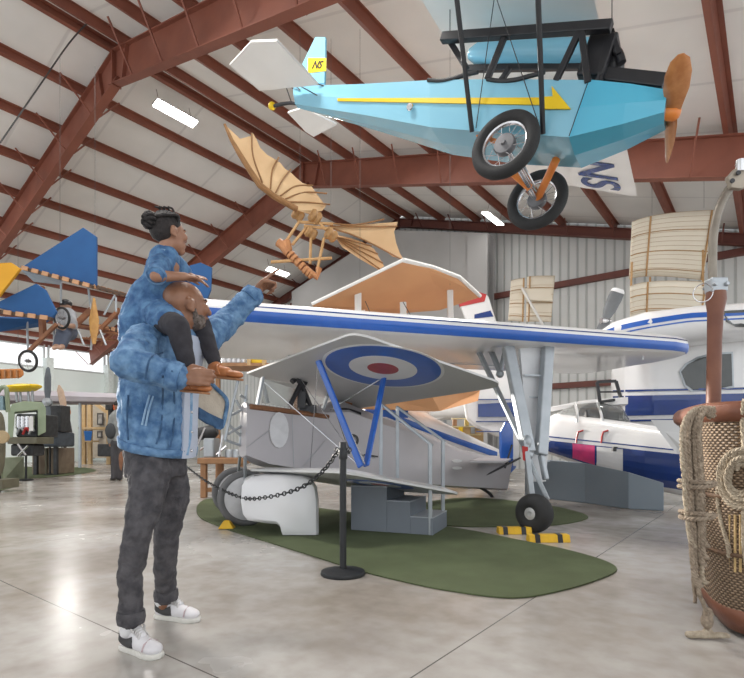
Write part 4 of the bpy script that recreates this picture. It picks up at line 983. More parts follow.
# ---------------------------------------------------------------- wicker balloon basket
def wicker_mat():
    m = bpy.data.materials.new('woven_wicker'); m.use_nodes = True; nt = m.node_tree; N = nt.nodes.new; L = nt.links.new; b = nt.nodes['Principled BSDF']
    uv = N('ShaderNodeUVMap'); sp = N('ShaderNodeSeparateXYZ'); L(uv.outputs[0], sp.inputs[0])
    def M(op, a, bb=None, c=None):
        n = N('ShaderNodeMath'); n.operation = op
        for i, x in enumerate((a, bb, c)):
            if x is None: continue
            if isinstance(x, (int, float)): n.inputs[i].default_value = x
            else: L(x, n.inputs[i])
        return n.outputs[0]
    su = M('SINE', M('MULTIPLY', sp.outputs['X'], math.pi))           # one stake per unit
    row = M('FLOOR', sp.outputs['Y']); par = M('MULTIPLY', M('MODULO', row, 2), math.pi)
    weave = M('SINE', M('ADD', M('MULTIPLY', sp.outputs['X'], math.pi), par))
    rnd = M('SINE', M('MULTIPLY', M('FRACT', sp.outputs['Y']), math.pi))
    h = M('MULTIPLY', M('ADD', M('MULTIPLY', weave, .5), .65), M('POWER', rnd, .6))
    cr = N('ShaderNodeValToRGB'); e = cr.color_ramp.elements; e[0].position = .05; e[0].color = (.07,.04,.022,1); e[1].position = .75; e[1].color = (.36,.25,.16,1)
    L(h, cr.inputs[0])
    nz = N('ShaderNodeTexNoise'); nz.inputs['Scale'].default_value = 7; tc = N('ShaderNodeTexCoord'); L(tc.outputs['Object'], nz.inputs['Vector'])
    mn = N('ShaderNodeMapRange'); mn.inputs[3].default_value = .65; mn.inputs[4].default_value = 1.25; L(nz.outputs['Fac'], mn.inputs[0])
    mx = N('ShaderNodeMix'); mx.data_type = 'RGBA'; mx.blend_type = 'MULTIPLY'; mx.inputs[0].default_value = 1; L(cr.outputs[0], mx.inputs[6]); L(mn.outputs[0], mx.inputs[7]); L(mx.outputs[2], b.inputs['Base Color'])
    bp = N('ShaderNodeBump'); bp.inputs['Strength'].default_value = .9; bp.inputs['Distance'].default_value = .012; L(h, bp.inputs['Height']); L(bp.outputs['Normal'], b.inputs['Normal']); b.inputs['Roughness'].default_value = .65
    return m
ROPE = mat('hemp_rope', (.36,.29,.22), .9, 0, (.22,.17,.125), 40, .4, 120)
ROPEL = mat('pale_rope', (.46,.39,.30), .9, 0, (.32,.26,.19), 40, .4, 120)
LEATH = mat('brown_leather', (.20,.075,.04), .5, 0, (.15,.05,.028), 6, .15, 30)
def rope(mb, pts, r=.011, pitch=.05, step=.012):
    sp = spline(pts, 10); L_ = 0; fine = [sp[0]]
    for a, b in zip(sp[:-1], sp[1:]):
        n = max(1, int((b-a).length/step))
        for i in range(n): fine.append(lerp(a,b,(i+1)/n))
    strands = [[],[],[]]
    for i, p in enumerate(fine):
        d = (fine[min(i+1,len(fine)-1)]-fine[max(i-1,0)])
        if d.length < 1e-7: continue
        _, a, b = frame_of(d, V((.3,.2,.9))); L_ += (p-fine[i-1]).length if i else 0
        for k in range(3):
            t = 2*math.pi*(L_/pitch+k/3); strands[k].append(p+a*(r*.5*math.cos(t))+b*(r*.5*math.sin(t)))
    for s_ in strands: mb.tube(s_, r*.58, 5)
    return mb
BC = V((2.46,2.80,0)); HX, HYY = .66, .50
BR = V((.93,-.37,0)).normalized(); BF = V((.37,.93,0)).normalized()
def bpt(u, v, off=0.0):
    """point on the basket wall: u around 0..1, v height 0..1"""
    t = 2*math.pi*u; e = 5.0; ct, s_ = math.cos(t), math.sin(t); sc = .86+.14*v
    if v < .12: sc *= .93+.07*math.sin(v/.12*math.pi/2)
    x = (HX*sc+off)*abs(ct)**(2/e)*(1 if ct >= 0 else -1); y = (HYY*sc+off)*abs(s_)**(2/e)*(1 if s_ >= 0 else -1)
    return BC+BR*x+BF*y+UP*(.03+v*1.12)
def basket():
    t = thing('balloon_basket', 'wicker balloon basket with brown leather rim at right edge', 'basket', (BC.x,BC.y,0))
    global BMB
    mb = BMB = MB(); nu, nv = 200, 40; mb.grid(lambda u, v: bpt(u, v), nu, nv); mb.uv = [(i/nu*130, j/nv*84) for j in range(nv+1) for i in range(nu+1)]
    wall = obj('wicker_wall', mb, wicker_mat(), t, smooth=True, solid=.025)
    obj('basket_floor', MB().loft([[bpt(u/40,.02,-.02) for u in range(40)],[bpt(u/40,.05,-.02) for u in range(40)]]), mat('basket_board', (.25,.14,.08), .7), t)
    obj('leather_rim', MB().tube([bpt(u/120,1.0) for u in range(120)], .052, 12, loop=True), LEATH, t, smooth=True)
    obj('rope_lashing', rope(MB(), [bpt(.40+.2*k/10,.955,.012) for k in range(11)], .009), ROPE, t, smooth=True)
    obj('leather_skirt', MB().loft([[bpt(u/80,v,.012) for u in range(80)] for v in (.0,.06,.11)], True, False), LEATH, t, smooth=True, solid=.012)
    for v in (.62,.36): obj('woven_band', MB().tube([bpt(u/120,v,.012) for u in range(120)], .012, 6, loop=True), mat('dark_wicker', (.16,.09,.05), .7, 0, (.1,.055,.03), 40), t, smooth=True)
    cane = mat('pale_cane', (.60,.42,.20), .5, 0, (.48,.32,.14), 12)
    for fu in (.60,.66):
        pass
    fr = MB()
    def onwall(px, py, off=.02):
        best = None
        h = ray_hit(mb, px, py); return h-V((0,off,0)) if h is not None else None
    for i in range(9):
        a = onwall(717+i*5.2, 514); b = onwall(717+i*5.2, 571)
        if a is not None and b is not None: obj('cane_rod', MB().tube([a,b], .007, 6), cane, t, smooth=True)
    pts = [onwall(x,y,.012) for x,y in ((713,511),(765,506),(765,574),(715,573))]
    if None not in pts: obj('foot_hole_shade', MB().plate([p+V((0,.004,0)) for p in pts], .01), mat('dark_cane_shadow', (.14,.08,.035), .8, 0, (.10,.05,.02), 25), t)  # dark plate stands in for the shade inside the foot hole
    # leather-wrapped upright carrying the steel load frame
    zb = 2.72
    obj('upright_sleeve', MB().tube([W(713,440,zb),W(713.5,400,zb),W(714.5,340,zb),W(715.5,312,zb),W(716,300,zb),W(716,292,zb)], [.034,.034,.034,.038,.048,.046], 14), LEATH, t, smooth=True)
    obj('clamp', MB().box(W(716,286,zb), (.085,.07,.075)), GREYM, t, bevel=.008)
    for a in (-.03,.03): obj('clamp_bolt', MB().lathe([(.009,-.05),(.012,-.04),(.012,.04),(.009,.05)], W(716,286,zb)+V((a,0,.0)), V((0,1,0)), 10), GREYM, t, smooth=True)
    rod = [W(713,283,zb),W(712.5,262,zb),W(713,240,zb),W(715.5,222,zb),W(720,206,zb),W(727,192,zb),W(737,181,zb)]
    obj('load_rod', MB().tube(spline(rod,6), .021, 12), mat('worn_steel', (.27,.24,.20), .45, .5, (.20,.17,.14), 9), t, smooth=True)
    pl = obj('burner_plate', MB().plate([W(x,y,zb-.03) for x,y in ((726,178),(733,170),(744,164),(760,164),(760,182),(740,190),(730,189))], .03), mat('brushed_plate', (.38,.33,.27), .5, .4, (.30,.26,.21), 9), t, bevel=.005)
    for x, y in ((732,181),(738,173)): obj('plate_hole', MB().lathe([(.0,0),(.012,0),(.012,.006),(0,.006)], W(x,y,zb-.052), V((0,-1,0)), 14), BLACK, pl)
    obj('plate_pin', MB().lathe([(0,-.03),(.02,-.03),(.02,.03),(0,.03)], W(740,166,zb-.04), V((0,0,1)), 12), CHROME, pl, smooth=True)
    obj('wire_loop', MB().torus(W(703,293,zb-.03), V((.3,.9,.2)), .045, .003, 24, 5), CHROME, t)
    obj('cable', MB().tube([W(745,172,zb), W(745,172,zb)+V((1.0,.2,.5))], .006, 6), CABLE, t)
basket()
def hank():
    t = thing('rope_hank', 'thick hank of grey-brown rope hung over the left end of the basket', 'rope', W(695,600,2.5))
    z = 2.55; rnd = random.Random(4)
    for i in range(15):
        u = (i-7)/7; zz = z+rnd.uniform(-.05,.05); x0 = 697+u*6; top = 409+abs(u)*3+rnd.uniform(-2,2); w_ = 9+3.5*rnd.random(); bot = 560+rnd.uniform(-25,25)
        xm = 696+u*9
        pts = [W(712+rnd.uniform(-3,3),412+rnd.uniform(-4,6),z+.02), W(x0+2,top,zz), W(xm-5,430+rnd.uniform(-3,3),zz-.02), W(xm-3,480,zz-.03), W(696+u*8,525,zz), W(698+u*6,bot,zz), W(703+u*5,bot+7,zz+.02)]
        obj('rope_strand', rope(MB(), pts, .0125), ROPE if i % 3 else ROPEL, t, smooth=True)
    for yc, r in ((486,.075),(517,.068)):
        c = W(697,yc,z-.01); pts = [c+V((r*1.0*math.cos(q*.7),.075*math.sin(q*.7),.02*math.sin(q*.35)+.008*q*.15)) for q in range(19)]
        obj('binding_turn', rope(MB(), pts, .011), ROPE, t, smooth=True)
    obj('rope_tail', rope(MB(), [W(700,575,z), W(699,592,z-.02), W(704,605,2.6), W(708,618,2.66), W(707,630,2.66), V((W(707,634,2.66).x,2.66,.03))], .011), ROPE, t, smooth=True)
    obj('knot', MB().ell(W(707,621,2.66), (.03,.03,.04)).ell(W(708,613,2.66), (.026,.026,.03)), ROPE, t, remesh=.008)
    e = V((W(706,640,2.65).x,2.66,.022)); obj('frayed_end', MB().cap(e+V((-.08,0,0)), e+V((.10,-.02,0)), .02,.016).cap(e, e+V((.04,.02,.05)), .018,.015), ROPEL, t, remesh=.008, wrinkle=.01, wscale=.02)
hank()
def coil():
    t = thing('rope_coil', 'pale rope coil tied against the near side of the basket', 'rope', ray_hit(BMB,735,500))
    rnd = random.Random(9)
    def wall(px, py, off):
        h = ray_hit(BMB, px, py)
        return (h if h is not None else W(px,py,2.5))-V((.10,.35,0)).normalized()*off
    for i in range(6):
        a = 12+i*2.4; pts = [wall(739+a*math.cos(q*math.pi/6)+rnd.uniform(-1,1), 478+a*1.2*math.sin(q*math.pi/6)+rnd.uniform(-1,1), .03+.008*(i%3)) for q in range(12)]
        obj('rope_turn', rope(MB(), pts+[pts[0]], .0115), ROPEL, t, smooth=True)
    for run in (((742,400),(740,420),(741,450),(734,470)),((722,470),(716,490),(718,515),(726,545),(727,556)),((742,505),(741,535),(744,566))):
        obj('rope_strand', rope(MB(), [wall(x,y,.03) for x,y in run], .0125), ROPEL, t, smooth=True)
coil()
def tassel():
    o = obj('short_rope_end', rope(rope(MB(), [bpt(.485,.10,.03), bpt(.485,.05,.045), bpt(.487,.02,.06), bpt(.49,-.005,.08)], .011), [bpt(.478,.12,.03), bpt(.478,.06,.04), bpt(.476,.03,.05)], .011), ROPE, smooth=True)
    tag(o, 'short frayed rope ends hanging low on the basket side', 'rope')
tassel()
# ================================================================ ENGINE DISPLAY AND BACKGROUND AT THE LEFT
OLIVE = mat('olive_paint', (.30,.36,.24), .5, 0, (.25,.31,.2), 3); OLD = mat('dark_olive', (.16,.15,.10), .6, 0, (.12,.11,.075), 4)
DARKM = mat('dark_iron', (.06,.062,.065), .5, .4, (.04,.04,.042), 9)
PINE = mat('pine_timber', (.60,.42,.22), .65, 0, (.52,.35,.17), 6); OAK = mat('brown_timber', (.36,.19,.09), .6, 0, (.3,.15,.07), 8)
def pbox(mb, x0, y0, x1, y1, z, dz):
    """box whose front face spans those picture corners at depth z"""
    a = W(x0,y1,z); b = W(x1,y0,z); return mb.box(((a.x+b.x)/2, z+dz/2, (a.z+b.z)/2), (abs(b.x-a.x), dz, abs(b.z-a.z)))
def engine_car():
    z = 13.0; t = thing('engine_cowling', 'open olive-green engine cowling with exposed engine, on carpet at left', 'engine', F(22,480))
    top = [W(x,y,z) for x,y in ((8,412),(12,404),(24,401),(42,402),(46,408),(46,432),(38,436),(38,410),(15,412),(13,438),(8,438))]
    obj('cowling', MB().loft([[p for p in top],[p+V((-.62,.9,0)) for p in top]]), OLIVE, t, bevel=.02)
    obj('cowling_lower', pbox(MB(), 7,437,37,444,z,.7), OLD, t, bevel=.02)
    eg = pbox(MB(), 16,414,37,437,z+.15,.9); obj('engine_block', eg, DARKM, t, bevel=.03)
    for i in range(4): 
        c = W(18.5+i*4.6,422,z+.1); obj('cylinder', MB().lathe([(.05,-.16),(.065,-.14),(.05,-.1),(.065,-.06),(.05,-.02),(.065,.02),(.05,.06),(.065,.1),(.05,.15)], c, UP, 14), CHROME, t, smooth=True)
    for i in range(3): obj('pipe', MB().tube(spline([W(17+i*6,434,z+.05), W(20+i*6,428,z-.02), W(24+i*5,431,z+.03)],4), .03, 8), RED if i == 1 else GREYM, t, smooth=True)
    obj('lower_engine', pbox(MB(), 10,444,33,456,z+.1,.5), DARKM, t, bevel=.05)
    for a, b in (((18,444),(26,455)),((28,446),(18,456))): obj('strut', MB().tube([W(*a,z), W(*b,z)], .03, 6), CHROME, t)
    obj('support_crate', MB().loft([[F(3,481)+V((0,0,.013)),F(24,479.5)+V((0,0,.013)),F(24,479.5)+V((-.4,.6,.013)),F(3,481)+V((-.4,.6,.013))],[W(4,458,13.3),W(24,457,13.5),W(24,457,13.5)+V((-.4,.6,0)),W(4,458,13.3)+V((-.4,.6,0))]]), mat('pale_green_crate', (.34,.38,.28), .7, 0, (.29,.33,.23), 4), t, bevel=.01)
    tg = tag(obj('paper_tag', pbox(MB(), 29,417,33,431,12.85,.01), WHITEF), 'white paper tag hanging on the open engine cowling', 'tag')
    k = thing('fuselage_nose', 'brown-olive rounded fuselage side cut by the left picture edge', 'airplane', F(-14,490))
    obj('shell', body([(-60,424,486,10.2,.25),(-20,410,484,10.2,.25),(-6,408,482,10.25,.2),(-1,412,474,10.3,.15),(3,430,455,10.3,.06)], V((.2,.98,0)), 28, 2.8), OLD, k, smooth=True)
    obj('windscreen_frame', MB().tube(spline([W(-6,412,10),W(-2,392,10),W(6,388,10),(W(8,412,10.1))],4), .04, 8), OLIVE, k, smooth=True)
    obj('round_cover', MB().lathe([(0,-.03),(.12,-.02),(.12,.02),(0,.03)], W(2,437,9.55), V((0.1,-1,0)), 20), mat('brass_cover', (.45,.33,.18), .5), k, smooth=True)
    obj('lower_glass', pbox(MB(), -12,396,3,410,10.0,.1), mat('blue_grey_glass', (.18,.28,.32), .2), k)
    obj('skid', pbox(MB(), -12,480,2,489,10.3,.5), OLD, k)
engine_car()
o = body([(8,389,392,13.6,.05),(14,385.5,392,13.5,.35),(25,384,391.5,13.4,.4),(36,384,388,13.3,.2),(38,385,386,13.3,.03)], V((.2,.98,0)), 20, 2.0)
yt = thing('yellow_float', 'yellow streamlined body resting above the olive engine cowling', 'float', W(24,392,13.4)); obj('shell', o, YEL, yt, smooth=True)
for x in (16,20,28,32): obj('strut', MB().tube([W(x,390,13.5), W(x+1,402,13.5)], .03, 6), GREYM, yt)
wt = thing('wooden_hull', 'orange-brown ribbed wooden hull hung above the yellow float', 'hull', W(8,378,13.9))
obj('hull', MB().loft([[W(x,y,13.9) for x,y in ((-20,370),(23,368.5),(24,375),(20,378),(-20,380))],[W(x,y,14.5) for x,y in ((-20,370),(23,368.5),(24,375),(20,378),(-20,380))]]), mat('orange_timber', (.52,.20,.05), .5, 0, (.44,.16,.04), 9), wt, bevel=.03)
for x in (-2,4,10,16): obj('rib', pbox(MB(), x,370,x+1,378,13.84,.08), OAK, wt)
obj('hanging_cable', MB().tube([W(18,369,14.1), W(18,369,14.1)+UP*3.6], .004, 5), CABLE, wt)
# radiator with two-bladed propellers behind
rd = thing('radiator_engine', 'black radiator engine on stand with tall dark propeller, left of the far posts', 'engine', F(50,468))
obj('radiator', pbox(MB(), 48,405,61,432,15.5,.5), DARKM, rd, bevel=.03)
obj('engine_base', pbox(MB(), 31,432,58,447,15.4,.9), mat('blue_grey_iron', (.075,.09,.11), .5, .2, (.05,.06,.075), 6), rd, bevel=.06)
for x in (33,40,47,54): obj('cylinder', MB().lathe([(.06,0),(.1,.03),(.07,.1),(.1,.16),(.07,.24),(.09,.3)], W(x,437,15.2), UP, 14), GREYM, rd, smooth=True)
for x in (36,56): obj('stand_leg', MB().bar(W(x,446,15.8), V((W(x,446,15.8).x,15.8,.0)), .1,.1), DARKM, rd)
obj('propeller_hub', MB().lathe([(0,-.1),(.12,-.06),(.12,.06),(0,.1)], W(47.5,402,15.2), V((.2,-1,0)), 18), GREYM, rd, smooth=True)
for sg, y1 in ((1,367),(-1,434)):
    c0 = W(47.5,402,15.2); c1 = W(47.5+.5*sg,y1,15.2); 
    rr = [[lerp(c0,c1,q)+V((w_*math.cos(k*math.pi/4),.2*w_*math.sin(k*math.pi/4),0)) for k in range(8)] for q, w_ in ((.05,.06),(.3,.10),(.7,.10),(.95,.06),(1,.02))]
    obj('propeller_blade', MB().loft(rr), mat('dark_slate_blade', (.10,.12,.14), .4), rd, smooth=True)
p2 = thing('wooden_propeller', 'slanting dark propeller with orange-brown hub beside the radiator engine', 'propeller', F(66,463))
obj('hub', MB().ell(W(65,412,17), (.16,.2,.2)), ORANGE, p2, smooth=True)
for a, b in (((65,412),(59,385)),((65,412),(70,437))):
    c0 = W(*a,17); c1 = W(*b,17); rr = [[lerp(c0,c1,q)+V((w_*math.cos(k*math.pi/4),.3*w_*math.sin(k*math.pi/4),0)) for k in range(8)] for q, w_ in ((.05,.08),(.4,.12),(.8,.11),(1,.03))]
    obj('blade', MB().loft(rr), DARKM if b[1] > 400 else mat('pale_blade', (.5,.36,.26), .4), p2, smooth=True)
obj('stand', MB().tube([W(65,414,17.2), V((W(65,414,17.2).x,17.2,.0))], .05, 8), DARKM, p2)
tag(obj('information_board', MB().plate([W(x,y,16.4) for x,y in ((53,431),(64,427),(67,434),(55,438))], .03), WHITEF), 'white information board standing between the far posts', 'board')
cr = thing('brown_crate', 'brown wooden crate on the far carpet behind two barrier posts', 'crate', (W(45,468,16).x,16.3,.012))
b_ = pbox(MB(), 32,448,58,474.2,16,.9); obj('body', b_, mat('crate_brown', (.22,.17,.12), .7, 0, (.18,.13,.09), 5), cr, bevel=.02)
for x in (34,45,55): obj('batten', pbox(MB(), x,448,x+1.6,474,15.95,.04), OLD, cr)
# pale wing lying across behind
pw = thing('pale_wing', 'long thin mauve-white wing behind the engines at left', 'wing', W(60,400,20))
ringf = lambda x, y0, y1, z: [W(x,y0,z), W(x,(y0+y1)/2,z-.06), W(x,y1,z), W(x,y1,z)+V((.1,1.3,.0)), W(x,y0,z)+V((.1,1.3,.03))]
obj('wing_panel', MB().loft([ringf(-10,389,400,18.5), ringf(60,391,401,19.5), ringf(150,395,402,21)]), mat('mauve_dope', (.55,.52,.57), .5, .1, (.47,.43,.46), 1), pw)
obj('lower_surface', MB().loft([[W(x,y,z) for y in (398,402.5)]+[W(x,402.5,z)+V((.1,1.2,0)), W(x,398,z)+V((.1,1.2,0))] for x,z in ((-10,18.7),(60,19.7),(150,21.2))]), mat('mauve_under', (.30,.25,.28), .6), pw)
for x in (20,80): obj('trestle', MB().bar(W(x,402,20.2), V((W(x,402,20.2).x,20.2,0)), .08,.08), GREYM, pw)
# timber shelter with pictures, door and blue bin
ts = thing('timber_shelter', 'pale timber-framed shelf stand by the far wall left of the walking bystander', 'shelf', F(97,459))
zs = 23.5
for x in (84,90,109): obj('post', MB().bar(W(x,398,zs), V((W(x,398,zs).x,zs,0)), .16,.16), PINE, ts)
obj('shelf_board', pbox(MB(), 78,427,110,429.5,zs-.3,1.0), PINE, ts); obj('top_beam', MB().bar(W(88,398,zs), W(107,412,zs), .14,.14), PINE, ts)
dr = obj('door_1', pbox(MB(), 82,412,94,458.5,26.0,.1), mat('tan_door', (.36,.28,.19), .6)); tag(dr, kind='structure')
for x0, y0, x1, y1 in ((97,413,103,425),(97,431,102,438)): 
    pf = thing('framed_picture', ('upper' if y0 < 420 else 'lower')+' dark framed picture on the pale panel behind the timber stand', 'picture', W((x0+x1)/2,y1,25.5), 'framed pictures')
    fr = obj('frame', pbox(MB(), x0,y0,x1,y1,25.4,.06), mat('dark_frame', (.06,.05,.045), .5), pf); obj('print', pbox(MB(), x0+1.2,y0+1.5,x1-1.2,y1-1.5,25.38,.05), mat('grey_print', (.40,.38,.35), .6, 0, (.15,.14,.13), 3), fr)
tag(obj('wall_panel', pbox(MB(), 80,405,112,458,25.6,.15), mat('beige_panel', (.46,.40,.32), .7)), kind='structure')
bb = thing('blue_bin', 'bright blue bin on the lower shelf of the timber stand', 'bin', W(88,441,23.0)); obj('body', MB().loft([[W(x,y,zz) for x,zz in ((85,22.8),(91,22.8),(91,23.3),(85,23.3))] if y > 435 else [W(x,y,zz) for x,zz in ((83.8,22.7),(92.5,22.7),(92.5,23.4),(83.8,23.4))] for y in (441,431)]), mat('bin_blue', (.03,.16,.48), .4), bb, bevel=.02)
obj('bracket', pbox(MB(), 84,440.5,92,442,22.8,.6), PINE, bb)
kc = thing('dark_cabinet', 'dark machine with red-topped box beside the walking bystander', 'machine', F(104,459))
obj('body', pbox(MB(), 97,444,113,456.5,22.5,.8), DARKM, kc, bevel=.05); obj('head', pbox(MB(), 105,404,112,410,22.5,.6), DARKM, kc, bevel=.03); obj('red_box', pbox(MB(), 113,403,122,410,22.4,.6), mat('warm_red', (.6,.12,.04), .4), kc, bevel=.02)
obj('column', pbox(MB(), 108,410,111,444,22.6,.3), DARKM, kc)

# ================================================================ WORKSHOP BITS BEHIND THE MAN
wb = thing('workbench', 'brown timber workbench behind the white-covered wheels', 'workbench', F(212,500))
zb = 9.3
obj('bench_top', pbox(MB(), 197,458,246,464,zb,.9), OAK, wb, bevel=.015)
for x in (204,211,243): obj('leg', MB().bar(V((W(x,464,zb+.1).x,zb+.1+(.0 if x != 211 else .6),W(x,464,zb).z)), V((W(x,464,zb+.1).x,zb+.1+(.0 if x != 211 else .6),0)), .12,.1), OAK, wb, bevel=.01)
obj('stretcher', pbox(MB(), 203,488,246,492,zb+.1,.1), OAK, wb)
mc = thing('machine_tool', 'cluttered grey machine tool standing on the timber workbench', 'machine', W(207,458,zb+.3))
obj('body', pbox(MB(), 203,438,214,458,zb+.3,.4), GREYM, mc, bevel=.03); obj('motor', MB().lathe([(.0,-.2),(.12,-.2),(.13,.1),(.08,.16),(0,.16)], W(209,432,zb+.5), V((1,0,.2)), 18), DARKM, mc, smooth=True)
for a, b in (((200,450),(214,440)),((216,455),(226,446)),((198,444),(205,428)),((219,457),(223,435))): obj('lever', MB().tube([W(*a,zb+.3), W(*b,zb+.4)], .022, 6), CHROME, mc)
tl = [('steel jar of bolts on the workbench',230,.09),('small grey vice on the workbench between two tins',237.5,.09),('dark tin at the right end of the timber workbench',244.5,.06)]
for lb, x, r in tl: tag(obj('tin', MB().lathe([(r,.0),(r,.14),(r*.8,.16),(0,.16)], W(x,458,zb+.45), UP, 16), GREYM if 'dark' not in lb else DARKM, smooth=True), lb, 'tin')
sh = thing('engine_shelf', 'timber shelf carrying a row of pale cylinder jackets behind the man', 'shelf', (W(245,366,10.5).x,10.6,0))
obj('board', pbox(MB(), 214,363,300,366,10.2,.8), OAK, sh)
for x in (262,247): obj('post', pbox(MB(), x,345,x+3.5,365,10.2,.1), PINE, sh)
for x in (218,296): obj('upright', MB().bar(W(x,366,10.6), V((W(x,366,10.6).x,10.6,0)), .08,.08), OAK, sh)
for x, wd in ((224,'leftmost'),(229,'second from left'),(234,'middle'),(239,'second from right'),(244,'rightmost')): tag(obj('cylinder_jacket', MB().lathe([(.0,0),(.05,0),(.055,.05),(.045,.08),(.05,.26),(.04,.3),(0,.3)], W(x,362.7,10.35), UP, 16), mat('pale_alloy', (.62,.63,.65), .4, .5), smooth=True), 'pale alloy cylinder jacket, '+wd+' of five on the timber shelf', 'cylinder', 'cylinder jackets on the shelf')
bk = thing('dark_engine', 'dark engine block on the shelf between the timber posts', 'engine', W(254,362.5,10.4)); obj('block', pbox(MB(), 251,346,261,362.6,10.35,.4), DARKM, bk, bevel=.03); obj('tray', pbox(MB(), 250,358,262,362.7,10.28,.05), YEL, bk)
# far clutter seen between the biplane and the landing gear
yc = thing('display_cabinet', 'yellow display cabinet far behind the biplane tail', 'cabinet', (W(467,440,13.9).x,13.9,0))
zc = 13.8
obj('carcass', MB().box((W(467,430,zc).x, zc+.3, .72), (.9,.5,1.40)), PINE, yc, bevel=.02)
for y in (418,426,434): obj('shelf', pbox(MB(), 452,y,481,y+1.2,zc,.1), mat('cream_shelf', (.70,.60,.35), .5), yc)
for i, x in enumerate((455,461,467,473,478)): tag(obj('museum_box', pbox(MB(), x-2,419.5+(i%2)*7.6,x+2,425.8+(i%2)*7.6,zc-.02,.12), [OAK,YEL,mat('dull_gold',(.5,.36,.1),.4),GREYM,OAK][i]), ['leftmost small box in the yellow display cabinet','second small box from left in the yellow display cabinet','middle small box in the yellow display cabinet','second small box from right in the yellow display cabinet','rightmost small box in the yellow display cabinet'][i], 'box', 'boxes in the display cabinet')
wp = thing('blue_white_airplane', 'white airplane tail with bright blue swept stripe, just behind the biplane fuselage', 'airplane', (1.3,11.2,0))
bd = body([(366,392,424,11.0,.3),(385,394,428,11.0,.35),(415,408,440,11.1,.32),(445,424,452,11.3,.25),(480,441,458,11.6,.16),(500,450,460,11.8,.08)], V((-.3,.95,0)), 28, 2.6)
b0 = obj('fuselage', bd, WHITE, wp, smooth=True)
rows = []
for k in range(40):
    x = lerp(376,497,k/39); yt = lerp(399,450,((x-366)/134)**.92); pts = [ray_hit(bd, x, yt+q) for q in (3,5,7,9)]
    if None in pts: continue
    rows.append([p-V((0,.025,0)) for p in pts]+[pts[-1]+V((0,.03,0)), pts[0]+V((0,.03,0))])
if len(rows) > 2: obj('blue_stripe', MB().loft(rows), BLUE, b0)
obj('blue_window_panel', MB().plate([W(x,y,10.6) for x,y in ((365,398),(383,394),(408,405),(408,418),(365,416))], .03), BLUE, wp)
obj('fin', MB().plate([W(x,y,11.4) for x,y in ((412,398),(418,396),(430,412),(428,428),(412,416))], .08), WHITE, wp, bevel=.02)
for x, z in ((400,11.1),(470,11.5)): obj('stand', MB().tube([W(x,438 if x < 430 else 452,z), V((W(x,438,z).x,z,0))], .05, 8), GREYM, wp)
sw = thing('small_white_airplane', 'small white airplane far off with dark window band, right of the V struts', 'airplane', (W(440,410,14).x,14,0))
obj('fuselage', body([(410,412,418,15.7,.1),(425,404,420,15.7,.4),(460,402,420,15.7,.4),(482,406,416,15.7,.2)], V((.1,.99,0)), 24, 2.6), WHITE, sw, smooth=True)
obj('window_band', MB().plate([W(x,y,15.27) for x,y in ((420,406.5),(440,405.5),(440,409),(420,410))], .03), DGLASS, sw)
obj('wing', MB().loft([[W(405,424,15.4),W(405,426,15.4),W(405,426,16.4),W(405,424.5,16.4)],[W(470,410,15.4),W(470,412,15.4),W(470,412,16.4),W(470,410.5,16.4)]]), WHITE, sw)
obj('stand', MB().tube([W(445,418,15.8), V((W(445,418,15.8).x,15.8,0))], .05, 8), GREYM, sw)
# thin cable run and conduit under the roof
cbl = MB().tube(spline([W(0,143,11), W(38,88,11.5), W(75,36,12), W(110,4,12.4), W(140,-12,12.6)],6), .018, 6)
tag(obj('roof_cable', cbl, CABLE), 'black cable running up under the roof purlins at upper left', 'cable')
# ================================================================ PEOPLE
def hand(mb, wrist, d, n, thumb_sign, curls, sc=1.0, thumb=(.5,.2), spread=.06):
    wrist = V(wrist); d = V(d).normalized(); n = V(n); n = (n-d*n.dot(d)).normalized(); lat = d.cross(n)*thumb_sign
    R = .0092*sc
    for i, o in enumerate((.030,.010,-.010,-.028)):
        mb.cap(wrist+lat*(o*.55*sc)+d*.005*sc, wrist+d*(.088-.004*abs(i-1))*sc+lat*(o*sc), .0145*sc, .0125*sc)
    mb.cap(wrist-d*.03*sc, wrist+d*.02*sc, .027*sc, .026*sc)
    L_ = ((.044,.026,.021),(.048,.030,.022),(.045,.028,.022),(.035,.021,.019))
    for i, o in enumerate((.030,.010,-.010,-.028)):
        p = wrist+d*(.088-.004*abs(i-1))*sc+lat*(o*sc); a = 0
        for j in range(3):
            a += math.radians(curls[i][j]); dd = (d*math.cos(a)+n*math.sin(a)+lat*(spread*(1.5-i)*.6)).normalized()
            q = p+dd*(L_[i][j]*sc); mb.cap(p, q, R*(1.04-.1*j), R*(.96-.1*j), 10); p = q
    p = wrist+d*.022*sc+lat*.026*sc
    t1 = (d*.72+lat*.72+n*.25).normalized(); q = p+t1*.040*sc; mb.cap(p, q, .0155*sc, .0115*sc, 10)
    t2 = (d*(.9)+lat*(.35-thumb[0])+n*thumb[0]).normalized(); r = q+t2*.032*sc; mb.cap(q, r, .0112*sc, .0100*sc, 10)
    t3 = (d*.8+lat*(.15-thumb[1])+n*(thumb[0]+thumb[1])).normalized(); mb.cap(r, r+t3*.024*sc, .0100*sc, .0085*sc, 10)
